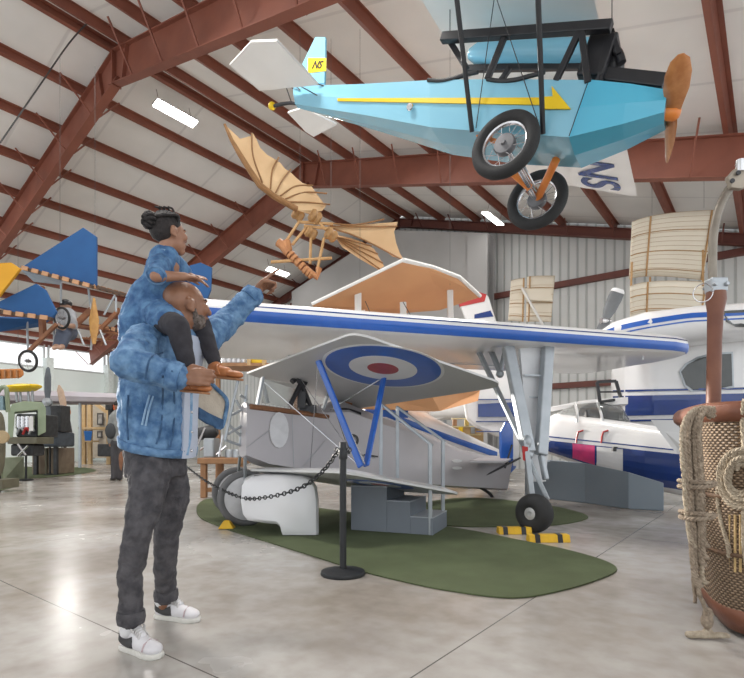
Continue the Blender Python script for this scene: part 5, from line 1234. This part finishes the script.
def head(mb, c, f, u, sc=1.0, child=False):
    c = V(c); f = V(f).normalized(); u = V(u); u = (u-f*u.dot(f)).normalized(); s = f.cross(u); ax = (f, s, u)
    P = lambda a, b, h: c+(f*a+s*b+u*h)*sc
    E = lambda a, b, h, r: mb.ell(P(a,b,h), tuple(x*sc for x in r), ax, 20, 14)
    E(-.012,0,.034,(.100,.079,.088)); E(.030,0,-.005,(.066,.066,.085)); E(.030,0,-.055,(.062,.058,.052)); E(.066,0,-.088,(.030,.034,.026))
    E(.084,0,.034,(.016,.052,.013))
    mb.cap(P(.090,0,.028), P(.114 if not child else .104,0,-.014), .011*sc, .015*sc); E(.104 if not child else .097,0,-.018,(.014,.021,.011))
    E(.092,0,-.046,(.013,.027,.008)); E(.089,0,-.060,(.014,.024,.009))
    for q in (1,-1):
        E(.070,.040*q,-.010,(.028,.026,.028)); 
        E(-.012,.077*q,.0,(.024,.012,.034)); E(-.020,.086*q,.012,(.016,.010,.020)); E(-.006,.082*q,-.026,(.010,.008,.012))
    return P, ax
def eyes(P, ax, sc, parent):
    for q in (1,-1):
        e = obj('eye', MB().ell(P(.081,.032*q,.012), tuple(x*sc for x in (.012,.014,.009)), ax), mat('eye_white', (.75,.72,.68), .2), parent, smooth=True)
        obj('iris', MB().ell(P(.0905,.0325*q,.012), tuple(x*sc for x in (.004,.0065,.0065)), ax), mat('dark_iris', (.03,.018,.01), .15), e, smooth=True)
        obj('eyebrow', MB().cap(P(.092,.018*q,.033), P(.078,.052*q,.036), .005*sc, .0035*sc), mat('black_hair', (.018,.015,.015), .7), parent, smooth=True)
def denim(name, c1, c2):
    m = mat(name, c1, .85, 0, c2, 20, .8, 30, detail=8); return m
DEN = denim('denim_blue', (.17,.31,.50), (.05,.13,.28)); DENL = denim('denim_light', (.34,.48,.64), (.13,.27,.47)); DEND = denim('denim_dark', (.05,.12,.24), (.03,.075,.16))
JEAN = denim('charcoal_jeans', (.095,.090,.098), (.045,.043,.05))
SKIN = mat('dark_skin', (.30,.145,.085), .42, 0, (.24,.11,.06), 18, .05, 90); SKINC = mat('brown_skin', (.36,.185,.115), .45, 0, (.31,.15,.09), 18)
STITCH = mat('pale_stitching', (.42,.46,.50), .8)
def shoe(parent, heel, toe, side_near, sc=1.0):
    heel = V((heel.x,heel.y,0)); toe = V((toe.x,toe.y,0)); d = (toe-heel); L_ = d.length; d.normalize(); s = d.cross(UP); P = lambda a, b, h: heel+d*(a*L_)+s*b+UP*h
    so = mat('sole_offwhite', (.72,.70,.66), .6, 0, (.62,.60,.55), 20); wh = mat('shoe_white', (.74,.72,.74), .55, 0, (.68,.66,.69), 12); bk = mat('shoe_black', (.03,.03,.032), .5)
    out = [(0,.0),(.02,.026),(.10,.036),(.3,.036),(.5,.038),(.7,.047),(.85,.045),(.95,.030),(1.0,.0),(.95,-.032),(.85,-.046),(.7,-.046),(.5,-.036),(.3,-.036),(.10,-.036),(.02,-.026)]
    rings = []
    for h, k in ((.001,.97),(.010,1.0),(.020,1.0),(.026,.96)): rings.append([P(.5+(a-.5)*k, b*k, h) for a, b in out])
    sole = obj('shoe_sole', MB().loft(rings), so, parent, smooth=True)
    up = MB(); up.cap(P(.14,0,.055), P(.15,0,.085), .037, .036); up.cap(P(.16,0,.06), P(.30,0,.085), .036, .036); up.cap(P(.28,0,.085), P(.52,0,.062), .034, .034)
    up.cap(P(.20,0,.045), P(.55,0,.045), .036, .038); up.cap(P(.5,0,.052), P(.78,0,.042), .038, .036); up.ell(P(.80,0,.040), (.050,.044,.030), (d,s,UP)); up.ell(P(.12,0,.05), (.034,.035,.04), (d,s,UP))
    u = obj('shoe_upper', up, wh, parent, remesh=.005, relax=6)
    # black sweep on each side and black heel
    cv = [(.04,.086),(.12,.074),(.22,.068),(.32,.072),(.42,.084)]; lo = [(.04,.070),(.10,.050),(.2,.036),(.32,.030),(.45,.032)]
    tree = BVHTree.FromPolygons([tuple(v) for v in up.v], up.f)
    for q in (1,-1):
        def hit(a, h):
            r = tree.ray_cast(P(a,q*.2,h), -s*q); return (r[0] if r[0] is not None else P(a,q*.036,h))+s*q*.005
        cu_ = spline([V((a,h,0)) for a,h in cv],4); cl_ = spline([V((a,h,0)) for a,h in lo],4); rr = []
        for ca, cb in zip(cu_, cl_):
            row = [hit(lerp(ca.x,cb.x,k/4), lerp(ca.y,cb.y,k/4)) for k in range(5)]; rr.append(row+[p-s*q*.010 for p in (row[4],row[0])])
        obj('shoe_sweep', MB().loft(rr), bk, u, smooth=True)
    obj('heel_patch', MB().ell(P(.075,0,.085), (.020,.030,.028), (d,s,UP)), bk, u, smooth=True)
    tg = MB(); tg.cap(P(.27,0,.128), P(.55,0,.088), .020, .018); obj('shoe_tongue', tg, wh, u, remesh=.006)
    for i in range(6):
        a = .33+i*.045; h = .132-.0075*i
        obj('lace', MB().tube(spline([P(a,-.028,h-.016), P(a+.012,-.012,h+.004), P(a-.005,.012,h+.004), P(a+.012,.028,h-.016)],5), .0050, 6), mat('lace_grey', (.60,.58,.57), .8), u, smooth=True)
    for q in (1,-1): obj('lace', MB().tube(spline([P(.34,0,.126), P(.36,.02*q,.136), P(.41,.035*q,.122), P(.45,.03*q,.10)],6), .0045, 6), mat('lace_grey', (.60,.58,.57), .8), u, smooth=True)
    obj('toe_seam', MB().tube([P(.74+.0*b,b,h) for b,h in ((-.046,.034),(-.034,.064),(0,.079),(.034,.064),(.046,.034))], .004, 5), mat('seam_pink', (.52,.40,.42), .7), u)
    return u

def man():
    F_ = V((.914,-.405,0)); S_ = V((.405,.914,0))         # body facing, body left
    t = thing('person', 'bald bearded man in denim jacket and charcoal jeans pointing upward, child on his shoulders', 'person', (-1.13,2.62,0))
    Sr = W(146,342,2.47); Sl = W(201,342,2.84); Er = W(129,363,2.27); Wr = W(181,378,2.31); El = W(228,321,3.06); Wl_ = W(255.5,292.5,3.12)
    hc = W(186,308,2.66); hf = V((.72,.68,.08)); hu = V((-.03,0,1)); neck = W(177,345,2.68); HS = 1.07
    b = MB()
    P, ax = head(b, hc, hf, hu, HS)
    b.cap(P(-.03,0,-.05), neck, .060, .066); b.cap(neck, W(172,360,2.67), .09, .11)
    chest = W(165,385,2.67); pel = W(154,462,2.65)
    b.ell(chest, (.11,.17,.17), (F_,S_,UP)); b.ell(W(157,430,2.66), (.10,.145,.17), (F_,S_,UP)); b.ell(pel, (.11,.15,.10), (F_,S_,UP))
    b.cap(Sr, Er, .052,.045); b.cap(Er, Wr, .043,.029); b.cap(Sl, El, .052,.042); b.cap(El, Wl_, .042,.028); b.cap(Sr, Sl, .06)
    nl = [W(148,468,2.56), W(137,532,2.45), W(130,625,2.49)]; fl = [W(168,466,2.74), W(168,532,2.78), W(164,604,2.945)]
    for ch in ([nl[0],W(147,497,2.50),W(138,531,2.45),W(130,573,2.47),nl[2]],[fl[0],W(174,497,2.76),W(167,531,2.79),W(165,570,2.86),fl[2]]):
        for a_, b_, r0, r1 in zip(ch[:-1], ch[1:], (.07,.056,.044,.038), (.056,.044,.038,.034)): b.cap(a_, b_, r0, r1)
    # 
    ti = W(274,275.5,3.20)
    hand(b, Wl_, ti-Wl_, V((.8,-.1,-.55)), -1, ((4,4,4),(62,82,50),(68,86,50),(72,84,50)), 1.16, (.75,.45))
    hand(b, Wr, V((.95,.10,.06)), V((0,1,-.1)), 1, ((30,42,30),(32,45,30),(34,46,30),(36,46,30)), 1.02, (.55,.2))
    body_ = obj('body', b, SKIN, t, remesh=.0052, relax=5)
    eyes(P, ax, HS, t)
    br = MB()
    for a, bb, h, r in ((.070,0,-.090,(.032,.037,.029)),(.040,.0,-.080,(.046,.058,.032)),(.036,.050,-.062,(.034,.014,.030)),(.036,-.050,-.062,(.034,.014,.030)),(.014,.061,-.034,(.013,.009,.028)),(.014,-.061,-.034,(.013,.009,.028)),(.094,0,-.036,(.010,.028,.005))): br.ell(P(a,bb,h), tuple(x*HS for x in r), ax)
    obj('beard', br, mat('grey_beard', (.24,.20,.18), .9, 0, (.08,.06,.05), 60, .5, 260), t, remesh=.005, wrinkle=.003, wscale=.012)
    obj('mouth', MB().ell(P(.103,0,-.0525), (.006,.021,.0035), ax), mat('dark_lips', (.22,.085,.07), .4), t, smooth=True)
    # jacket: torso shell with sleeves
    def ring(px, py, z, fr, sr, tilt=0.0, sh=0.0):
        c = W(px,py,z); return superring(c, F_, S_, fr, sr, 36, 2.3) if not tilt else [p+UP*(-(p-c).dot(F_)*tilt) for p in superring(c, F_, S_, fr, sr, 36, 2.3)]
    def superring_h(c, fr, sr): return [c+F_*(fr*math.cos(q*math.pi/18))+S_*(sr*math.sin(q*math.pi/18)) for q in range(36)]
    def rg(px, py, z, fr, sr, tilt): 
        c = W(px,py,z); return [p-UP*((p-c).dot(F_)*tilt) for p in superring_h(c, fr, sr)]
    spec = [(159,450,2.66,.150,.195,.26),(159,438,2.66,.160,.20,.24),(158.5,418,2.66,.165,.20,.15),(159,396,2.66,.166,.202,.08),(162,372,2.66,.160,.205,.0),(168,352,2.66,.145,.195,-.05),(175,338,2.67,.10,.15,-.05),(178,331,2.67,.078,.095,-.05)]
    j = MB().loft([rg(*q) for q in spec])
    j.cap(Sr, Er, .090,.078); j.cap(Er, Wr-(Wr-Er).normalized()*.02, .078,.058); j.cap(Sl, El, .090,.074); j.cap(El, Wl_-(Wl_-El).normalized()*.025, .074,.060)
    j.ell(Er, (.078,.078,.074)); j.cap(Sr, Sl, .085)
    jk = obj('jacket', j, DEN, t, remesh=.008, relax=5, wrinkle=.032, wscale=.06)
    band = lambda q, off, q2: MB().loft([[p+(p-W(*q[:3]))*off for p in rg(*q)], [p+(p-W(*q2[:3]))*off for p in rg(*q2)]], True, False)
    obj('hem_band', band(spec[0], .035, (159,442,2.66,.158,.198,.26)), DEN, jk, smooth=True, solid=.012)
    for a, e, r in ((Wr,Er,.064),(Wl_,El,.062)):
        dd = (a-e).normalized(); obj('cuff', MB().tube([a-dd*.055, a-dd*.03, a-dd*.002], [r+.004,r+.005,r+.001], 20), DEN, jk, smooth=True)
    # collar
    cl = []
    for q in range(-13, 14):
        an = q*math.pi/15; c = W(178,333,2.67); o_ = F_*(-math.cos(an))+S_*math.sin(an); cl.append([c+o_*.088-UP*(.0)+UP*(.035*math.cos(an)), c+o_*.128-UP*.045, c+o_*.118-UP*.055, c+o_*.076+UP*(.02*math.cos(an))])
    obj('collar', MB().loft(cl), DENL, jk, smooth=True)
    tj = BVHTree.FromPolygons([tuple(v) for v in j.v], j.f)
    def onj(px, py, off=.010):
        d = V(((px-CX)/FPX,1,(HY-py)/FPX)).normalized(); h = tj.ray_cast(V((0,0,1)), d); return h[0]+h[1]*off*(1 if h[1].dot(d) < 0 else -1) if h[0] is not None else None
    def seam(nm, pts, r, m, off=.010):
        q = [onj(x,y,off) for x,y in pts]; q = [p for p in q if p is not None]
        if len(q) > 1: obj(nm, MB().tube(spline(q,5), r, 6), m, jk, smooth=True)
    seam('front_placket', ((187,360),(189,385),(189,410),(188,435),(185,455)), .013, DENL, .006)
    for pts in (((150,395),(146,410),(143,425)),((153,396),(149,411),(146,426))): seam('welt_pocket_seam', pts, .005, DENL, .014)
    for pts in (((172,372),(173,400),(172,430),(169,447)),((163,375),(162,400),(160,430),(156,444)),((130,395),(129,420),(130,440)),((160,352),(150,360),(146,378))): seam('seam', pts, .0045, DEND, .012)
    for y in (392,412,432,450):
        p = onj(188.5,y,.016)
        if p is not None: obj('button', MB().ell(p, (.008,.006,.008)), CHROME, jk, smooth=True)
    # light shirt showing in the open front, and the pale-lined left front hanging open
    sh = MB(); rows = []
    for px, py, z, fr, sr, tl in spec[:7]:
        c = W(px,py,z); row = []
        for q in range(-3, 4):
            an = .28+q*.11; p = c+F_*((fr+.013)*math.cos(an))+S_*((sr+.013)*math.sin(an)); row.append(p-UP*((p-c).dot(F_)*tl))
        rows.append(row+[p-F_*.03 for p in reversed(row)])
    obj('shirt', sh.loft(rows), mat('pale_blue_shirt', (.50,.55,.66), .85, 0, (.44,.49,.60), 6, .2, 60), t, smooth=True)
    zz = 2.80
    fo = [(198,372),(206,378),(215,387),(224,396),(227,402),(226,412),(222,427),(215,426),(206,421),(198,415)]
    flap = []
    for k, (dz, sc) in enumerate(((.0,1.0),(.018,1.02))):
        flap.append([W(x,y,2.72+(x-196)*.006+dz) for x,y in fo])
    fp = obj('jacket_lining', MB().loft(flap), mat('cream_lining', (.55,.49,.41), .9, 0, (.47,.41,.34), 14, .4, 90), jk, bevel=.004)
    obj('flap_denim', MB().loft([[W(x,y,2.745+(x-196)*.006) for x,y in fo],[W(x+1,y+1,2.775+(x-196)*.006) for x,y in fo]]), DEN, jk)
    ed = [W(x,y,2.71+(x-196)*.006) for x,y in fo[1:8]]; obj('flap_edge', MB().tube(spline(ed,4), .011, 8), DEN, jk, smooth=True)
    hb = [W(x,y,2.708+(x-196)*.006) for x,y in ((198,407),(208,413),(223,420),(222,429),(207,424),(198,418))]; obj('flap_hem', MB().plate(hb, .02), DEND, jk, bevel=.004)
    # jeans
    tr = MB(); tr.loft([rg(*q) for q in ((157,444,2.65,.125,.17,.1),(156,460,2.65,.128,.17,.1),(157,476,2.65,.120,.165,.0))])
    N = [(W(150,466,2.56),.100),(W(147,497,2.50),.086),(W(138,531,2.45),.066),(W(130,573,2.47),.059),(W(131,606,2.485),.054),(W(131,617,2.49),.057)]
    Fr = [(W(167,466,2.74),.100),(W(174,497,2.76),.080),(W(167,531,2.79),.067),(W(165,570,2.86),.060),(W(166,588,2.925),.055),(W(166,595,2.935),.058)]
    for ch in (N, Fr):
        for (a, r0), (b_, r1) in zip(ch[:-1], ch[1:]): tr.cap(a, b_, r0, r1)
    tro = obj('jeans', tr, JEAN, t, remesh=.009, relax=4, wrinkle=.022, wscale=.05)
    for ch in (N, Fr):
        a, r = ch[-1]; obj('jean_cuff', MB().tube([a+UP*.03, a, a-UP*.028], [r+.006,r+.009,r+.004], 20), JEAN, tro, smooth=True)
    # socks and shoes
    for a, q in ((nl[2],-1),(fl[2],1)):
        obj('sock', MB().cap(a+UP*.02, V((a.x,a.y,.105))-(V((.25,-.13,0)) if q < 0 else V((.28,-.08,0))).normalized()*.014, .041, .039), mat('white_sock', (.74,.74,.75), .9), t, smooth=True)
    shoe(t, V((-1.215,2.545,0)), V((-.972,2.405,0)), -1); shoe(t, V((-1.235,2.985,0)), V((-.955,2.905,0)), 1)
man()

def girl():
    F_ = V((.93,-.36,0)); S_ = V((.36,.93,0))
    t = thing('person', 'small child with tied-up braids in denim dress sitting on the shoulders of the bald man', 'person', W(152,322,2.68))
    hc = W(169.5,235,2.62); hf = V((.64,.76,.06)); hu = V((-.04,0,1)); neck = W(166,256,2.62)
    b = MB(); sc = .80; P, ax = head(b, hc, hf, hu, sc, True)
    b.cap(P(-.02,0,-.05), neck, .036,.040)
    b.cap(W(164,266,2.62), W(154,300,2.66), .075,.085); b.ell(W(153,312,2.67), (.10,.12,.08), (F_,S_,UP))
    sr = W(160,266,2.53); er = W(156,276,2.44); wr = W(185,276.5,2.55); sl = W(170,262,2.72); el = W(186,276,2.80); wl_ = W(196,279,2.74)
    b.cap(sr, er, .034,.029); b.cap(er, wr, .029,.020); b.cap(sl, el, .033,.028); b.cap(el, wl_, .028,.02)
    hand(b, wr, V((.95,.28,-.10)), V((.1,.1,-1)), 1, ((18,14,10),(18,14,10),(18,16,10),(20,16,10)), .66, (.3,.1))
    hand(b, wl_, V((.6,-.7,-.05)), V((0,0,-1)), -1, ((15,12,10),)*4, .66, (.3,.1))
    hr = W(160,320,2.54); kr = W(177,326,2.38); ar = W(189,370,2.40); hl = W(172,314,2.74); kl = W(200,324,2.73); al = W(216,367,2.68)
    b.cap(hr, kr, .062,.045); b.cap(kr, ar, .044,.027); b.cap(hl, kl, .062,.045); b.cap(kl, al, .044,.027)
    obj('body', b, SKINC, t, remesh=.0048, relax=4)
    eyes(P, ax, sc, t)
    obj('mouth', MB().ell(P(.100,0,-.0525), (.006*sc,.018*sc,.004*sc), ax), mat('child_lips', (.33,.12,.10), .4), t, smooth=True)
    BH = mat('braided_hair', (.035,.028,.028), .6, 0, (.012,.010,.010), 50, .6, 200)
    h = MB(); h.ell(P(-.022,0,.048), tuple(x*sc for x in (.101,.086,.086)), ax); h.ell(P(-.05,0,.02), tuple(x*sc for x in (.075,.083,.075)), ax)
    ho = obj('hair', h, BH, t, remesh=.007, relax=3)
    for i in range(9):
        y = (i-4)*.019; q = [P(.062-abs(y)*.5,y,.088-abs(y)*.35), P(.01,y*1.15,.140-abs(y)*.55), P(-.06,y*1.1,.126-abs(y)*.55), P(-.115,y*.5,.072)]
        sp = spline(q, 7); m_ = MB()
        m_.tube(sp, [.0072+.0022*(k%2) for k in range(len(sp))], 7); obj('braid', m_, BH, ho, smooth=True)
    rnd = random.Random(3)
    for i in range(11):
        an = i*.57; c = P(-.096,0,.058); o_ = ax[1]*math.cos(an)*.03+ax[2]*math.sin(an)*.03; sp = spline([P(-.08,0,.06)+o_*.4, c+o_*1.0-ax[0]*.010, c+o_*1.15-ax[0]*.034, c+o_*.4-ax[0]*.050+UP*rnd.uniform(-.012,.012)],5); m_ = MB()
        m_.tube(sp, [.0085+.002*(k%2) for k in range(len(sp))], 7); obj('bun_braid', m_, BH, ho, smooth=True)
    for i in range(4):
        q = P(-.03+i*.02,-.02+.015*i,.135); obj('loose_curl', MB().tube(spline([q, q+UP*.02-ax[0]*.012, q+UP*.022-ax[0]*.035],4), .005, 6), BH, ho, smooth=True)
    d = MB(); d.cap(W(165,260,2.62), W(160,280,2.63), .074,.084); d.cap(W(160,280,2.63), W(153,302,2.66), .086,.118); d.cap(W(153,300,2.66), W(150,316,2.66), .12,.135)
    d.cap(W(150,308,2.62), W(134,328,2.58), .10,.075); d.cap(W(134,326,2.58), W(127,338,2.56), .075,.045); d.cap(W(150,312,2.62), W(169,321,2.46), .09,.068); d.cap(W(160,310,2.70), W(192,317,2.74), .09,.066); d.cap(W(138,325,2.68), W(136,335,2.62), .10,.06)
    d.cap(sr, lerp(sr,er,.80), .053,.045); d.cap(sl, lerp(sl,el,.75), .064,.055); d.cap(sr, sl, .055); d.ell(neck-UP*.01, (.052,.056,.03), (F_,S_,UP))
    do = obj('denim_dress', d, denim('dress_denim', (.115,.245,.43), (.035,.10,.24)), t, remesh=.008, relax=5, wrinkle=.022, wscale=.05)
    obj('dress_collar', MB().torus(neck+UP*.004, V((.1,0,1)), .050, .014, 24, 8), DENL, do, smooth=True)
    e = lerp(sr,er,.95); obj('sleeve_hem', MB().torus(e, er-sr, .041, .007, 24, 8), DEN, do, smooth=True)
    lg = mat('dark_leggings', (.045,.042,.050), .9, 0, (.03,.028,.034), 20); l = MB()
    for h_, k_, a_ in ((hr,kr,ar),(hl,kl,al)): l.cap(h_, k_, .066,.054); l.cap(k_, lerp(k_,a_,.45), .054,.048); l.cap(lerp(k_,a_,.45), lerp(k_,a_,.86), .048,.036)
    obj('leggings', l, lg, t, remesh=.007, relax=4, wrinkle=.008, wscale=.04)
    br = mat('tan_shoe_leather', (.50,.19,.07), .45, 0, (.42,.15,.05), 14)
    for a, to in ((W(187,386,2.42), W(209,388,2.36)),(W(213,372,2.68), W(243,375,2.62))):
        dd = (to-a).normalized(); s = dd.cross(UP).normalized(); u2 = s.cross(dd); m_ = MB()
        m_.cap(a+u2*.008, lerp(a,to,.45)+u2*.004, .032,.030); m_.ell(lerp(a,to,.72)-u2*.002, (.052,.031,.021), (dd,s,u2)); m_.cap(a+u2*.02, a+u2*.03+dd*.01, .03,.03)
        so = obj('shoe', m_, br, t, remesh=.005, relax=4)
        o2 = [(-.2,0),(-.15,.024),(.2,.028),(.6,.034),(.9,.026),(1.04,0),(.9,-.026),(.6,-.034),(.2,-.028),(-.15,-.024)]; LL = (to-a).length
        obj('shoe_sole', MB().loft([[a+dd*(x*LL)+s*y-u2*h_ for x,y in o2] for h_ in (.020,.030)]), mat('tan_sole', (.35,.16,.07), .6), so, smooth=False, bevel=.003)
        obj('shoe_strap', MB().torus(lerp(a,to,.28)+u2*.012, dd+u2*.5, .034, .005, 20, 6), br, so, smooth=True)
girl()

def bystander():
    t = thing('person', 'distant bystander walking in dark trousers and grey jacket, beside the far carpet', 'person', F(117,481))
    z = 13.4; b = MB(); Q = lambda x, y, dz=0: W(x,y,z+dz)
    b.ell(Q(118,406), (.08,.1,.12)); b.cap(Q(118,409), Q(118,413), .055)
    b.cap(Q(118,417), Q(118,438), .16,.15); b.cap(Q(112,417), Q(110,432), .055,.045); b.cap(Q(110,432), Q(110,444), .042,.035); b.cap(Q(124,417), Q(126,432), .055,.045); b.cap(Q(126,432), Q(125,444), .042,.035)
    b.cap(Q(115,442), Q(114,460), .085,.06); b.cap(Q(114,460), Q(113,478), .055,.04); b.cap(Q(121,442), Q(121,460), .085,.06); b.cap(Q(121,460), Q(120,478,.1), .055,.04)
    for x in (110,125): b.ell(Q(x,445), (.035,.035,.05))
    obj('body', b, SKIN, t, remesh=.02)
    jk = MB().cap(Q(118,417), Q(118,439), .19,.18).cap(Q(112,417), Q(109.5,432), .08,.07).cap(Q(109.5,432), Q(110,442), .07,.06).cap(Q(124,417), Q(126.5,432), .08,.07).cap(Q(126.5,432), Q(125,442), .07,.06)
    obj('jacket', jk, mat('grey_jacket', (.30,.31,.30), .85, 0, (.22,.23,.23), 6), t, remesh=.02, wrinkle=.03, wscale=.15)
    obj('shoulder_bag', MB().ell(Q(110.5,431,-.2), (.13,.1,.2)), mat('black_bag', (.05,.055,.06), .7), t, smooth=True)
    tr = MB().cap(Q(118,440), Q(118,443), .17)
    for x, dz in ((115,0),(121,.05)): tr.cap(Q(x,444), Q(x-.6,461,dz), .11,.085).cap(Q(x-.6,461,dz), Q(x-1.2,477,dz*2), .085,.07)
    obj('trousers', tr, mat('dark_trousers', (.07,.068,.075), .85), t, remesh=.02, wrinkle=.02, wscale=.12)
    for x, dz in ((113.5,-.05),(119.6,.08)):
        p = F(x,480.2) if dz < 0 else F(x,480.0); obj('shoe', MB().ell(V((p.x,p.y,.05)), (.06,.14,.05)), BLACK, t, smooth=True)
    obj('hair', MB().ell(Q(118,404), (.095,.11,.09)), mat('black_hair', (.018,.015,.015)), t, smooth=True)
bystander()
# ================================================================ LIGHT AND CAMERA
w = bpy.data.worlds.new('World'); SC.world = w; w.use_nodes = True
nt = w.node_tree; bg = nt.nodes['Background']; bg.inputs[0].default_value = (.95,.98,1,1); bg.inputs[1].default_value = 1.5
sd = bpy.data.lights.new('sun', 'SUN'); sd.energy = 9.0; sd.angle = .02; sd.color = (1,.94,.85)
so = bpy.data.objects.new('sun', sd); COL.objects.link(so)
so.rotation_euler = (LA-AX*.13-UP*.148).to_track_quat('-Z','Y').to_euler(); so.location = B(-34,7,8)
for k, (l, s) in enumerate(((-4,2.6),(-4,9.5),(-9,3.2),(-9,9.8),(-17,3.2),(-17,9.8),(-24,9.8))):
    ad = bpy.data.lights.new('hangar_lamp', 'AREA'); ad.energy = 220; ad.shape = 'RECTANGLE'; ad.size = 1.3; ad.size_y = .4; ad.color = (1,.97,.93)
    ao = bpy.data.objects.new('hangar_lamp', ad); COL.objects.link(ao); ao.location = B(l, s, roofz(l)-.75); ao.rotation_euler = (0,0,-TH)
cd = bpy.data.cameras.new('camera'); cd.sensor_width = 36; cd.sensor_fit = 'HORIZONTAL'; cd.lens = 36*FPX/744; cd.shift_y = (HY-339)/744; cd.clip_end = 200
co = bpy.data.objects.new('camera', cd); COL.objects.link(co); co.location = (0,0,CAMH); co.rotation_euler = (math.pi/2,0,0); SC.camera = co
vs = SC.view_settings; vs.view_transform = 'Standard'; vs.look = 'None'; vs.gamma = 1; vs.use_curve_mapping = False; vs.exposure = 0.12
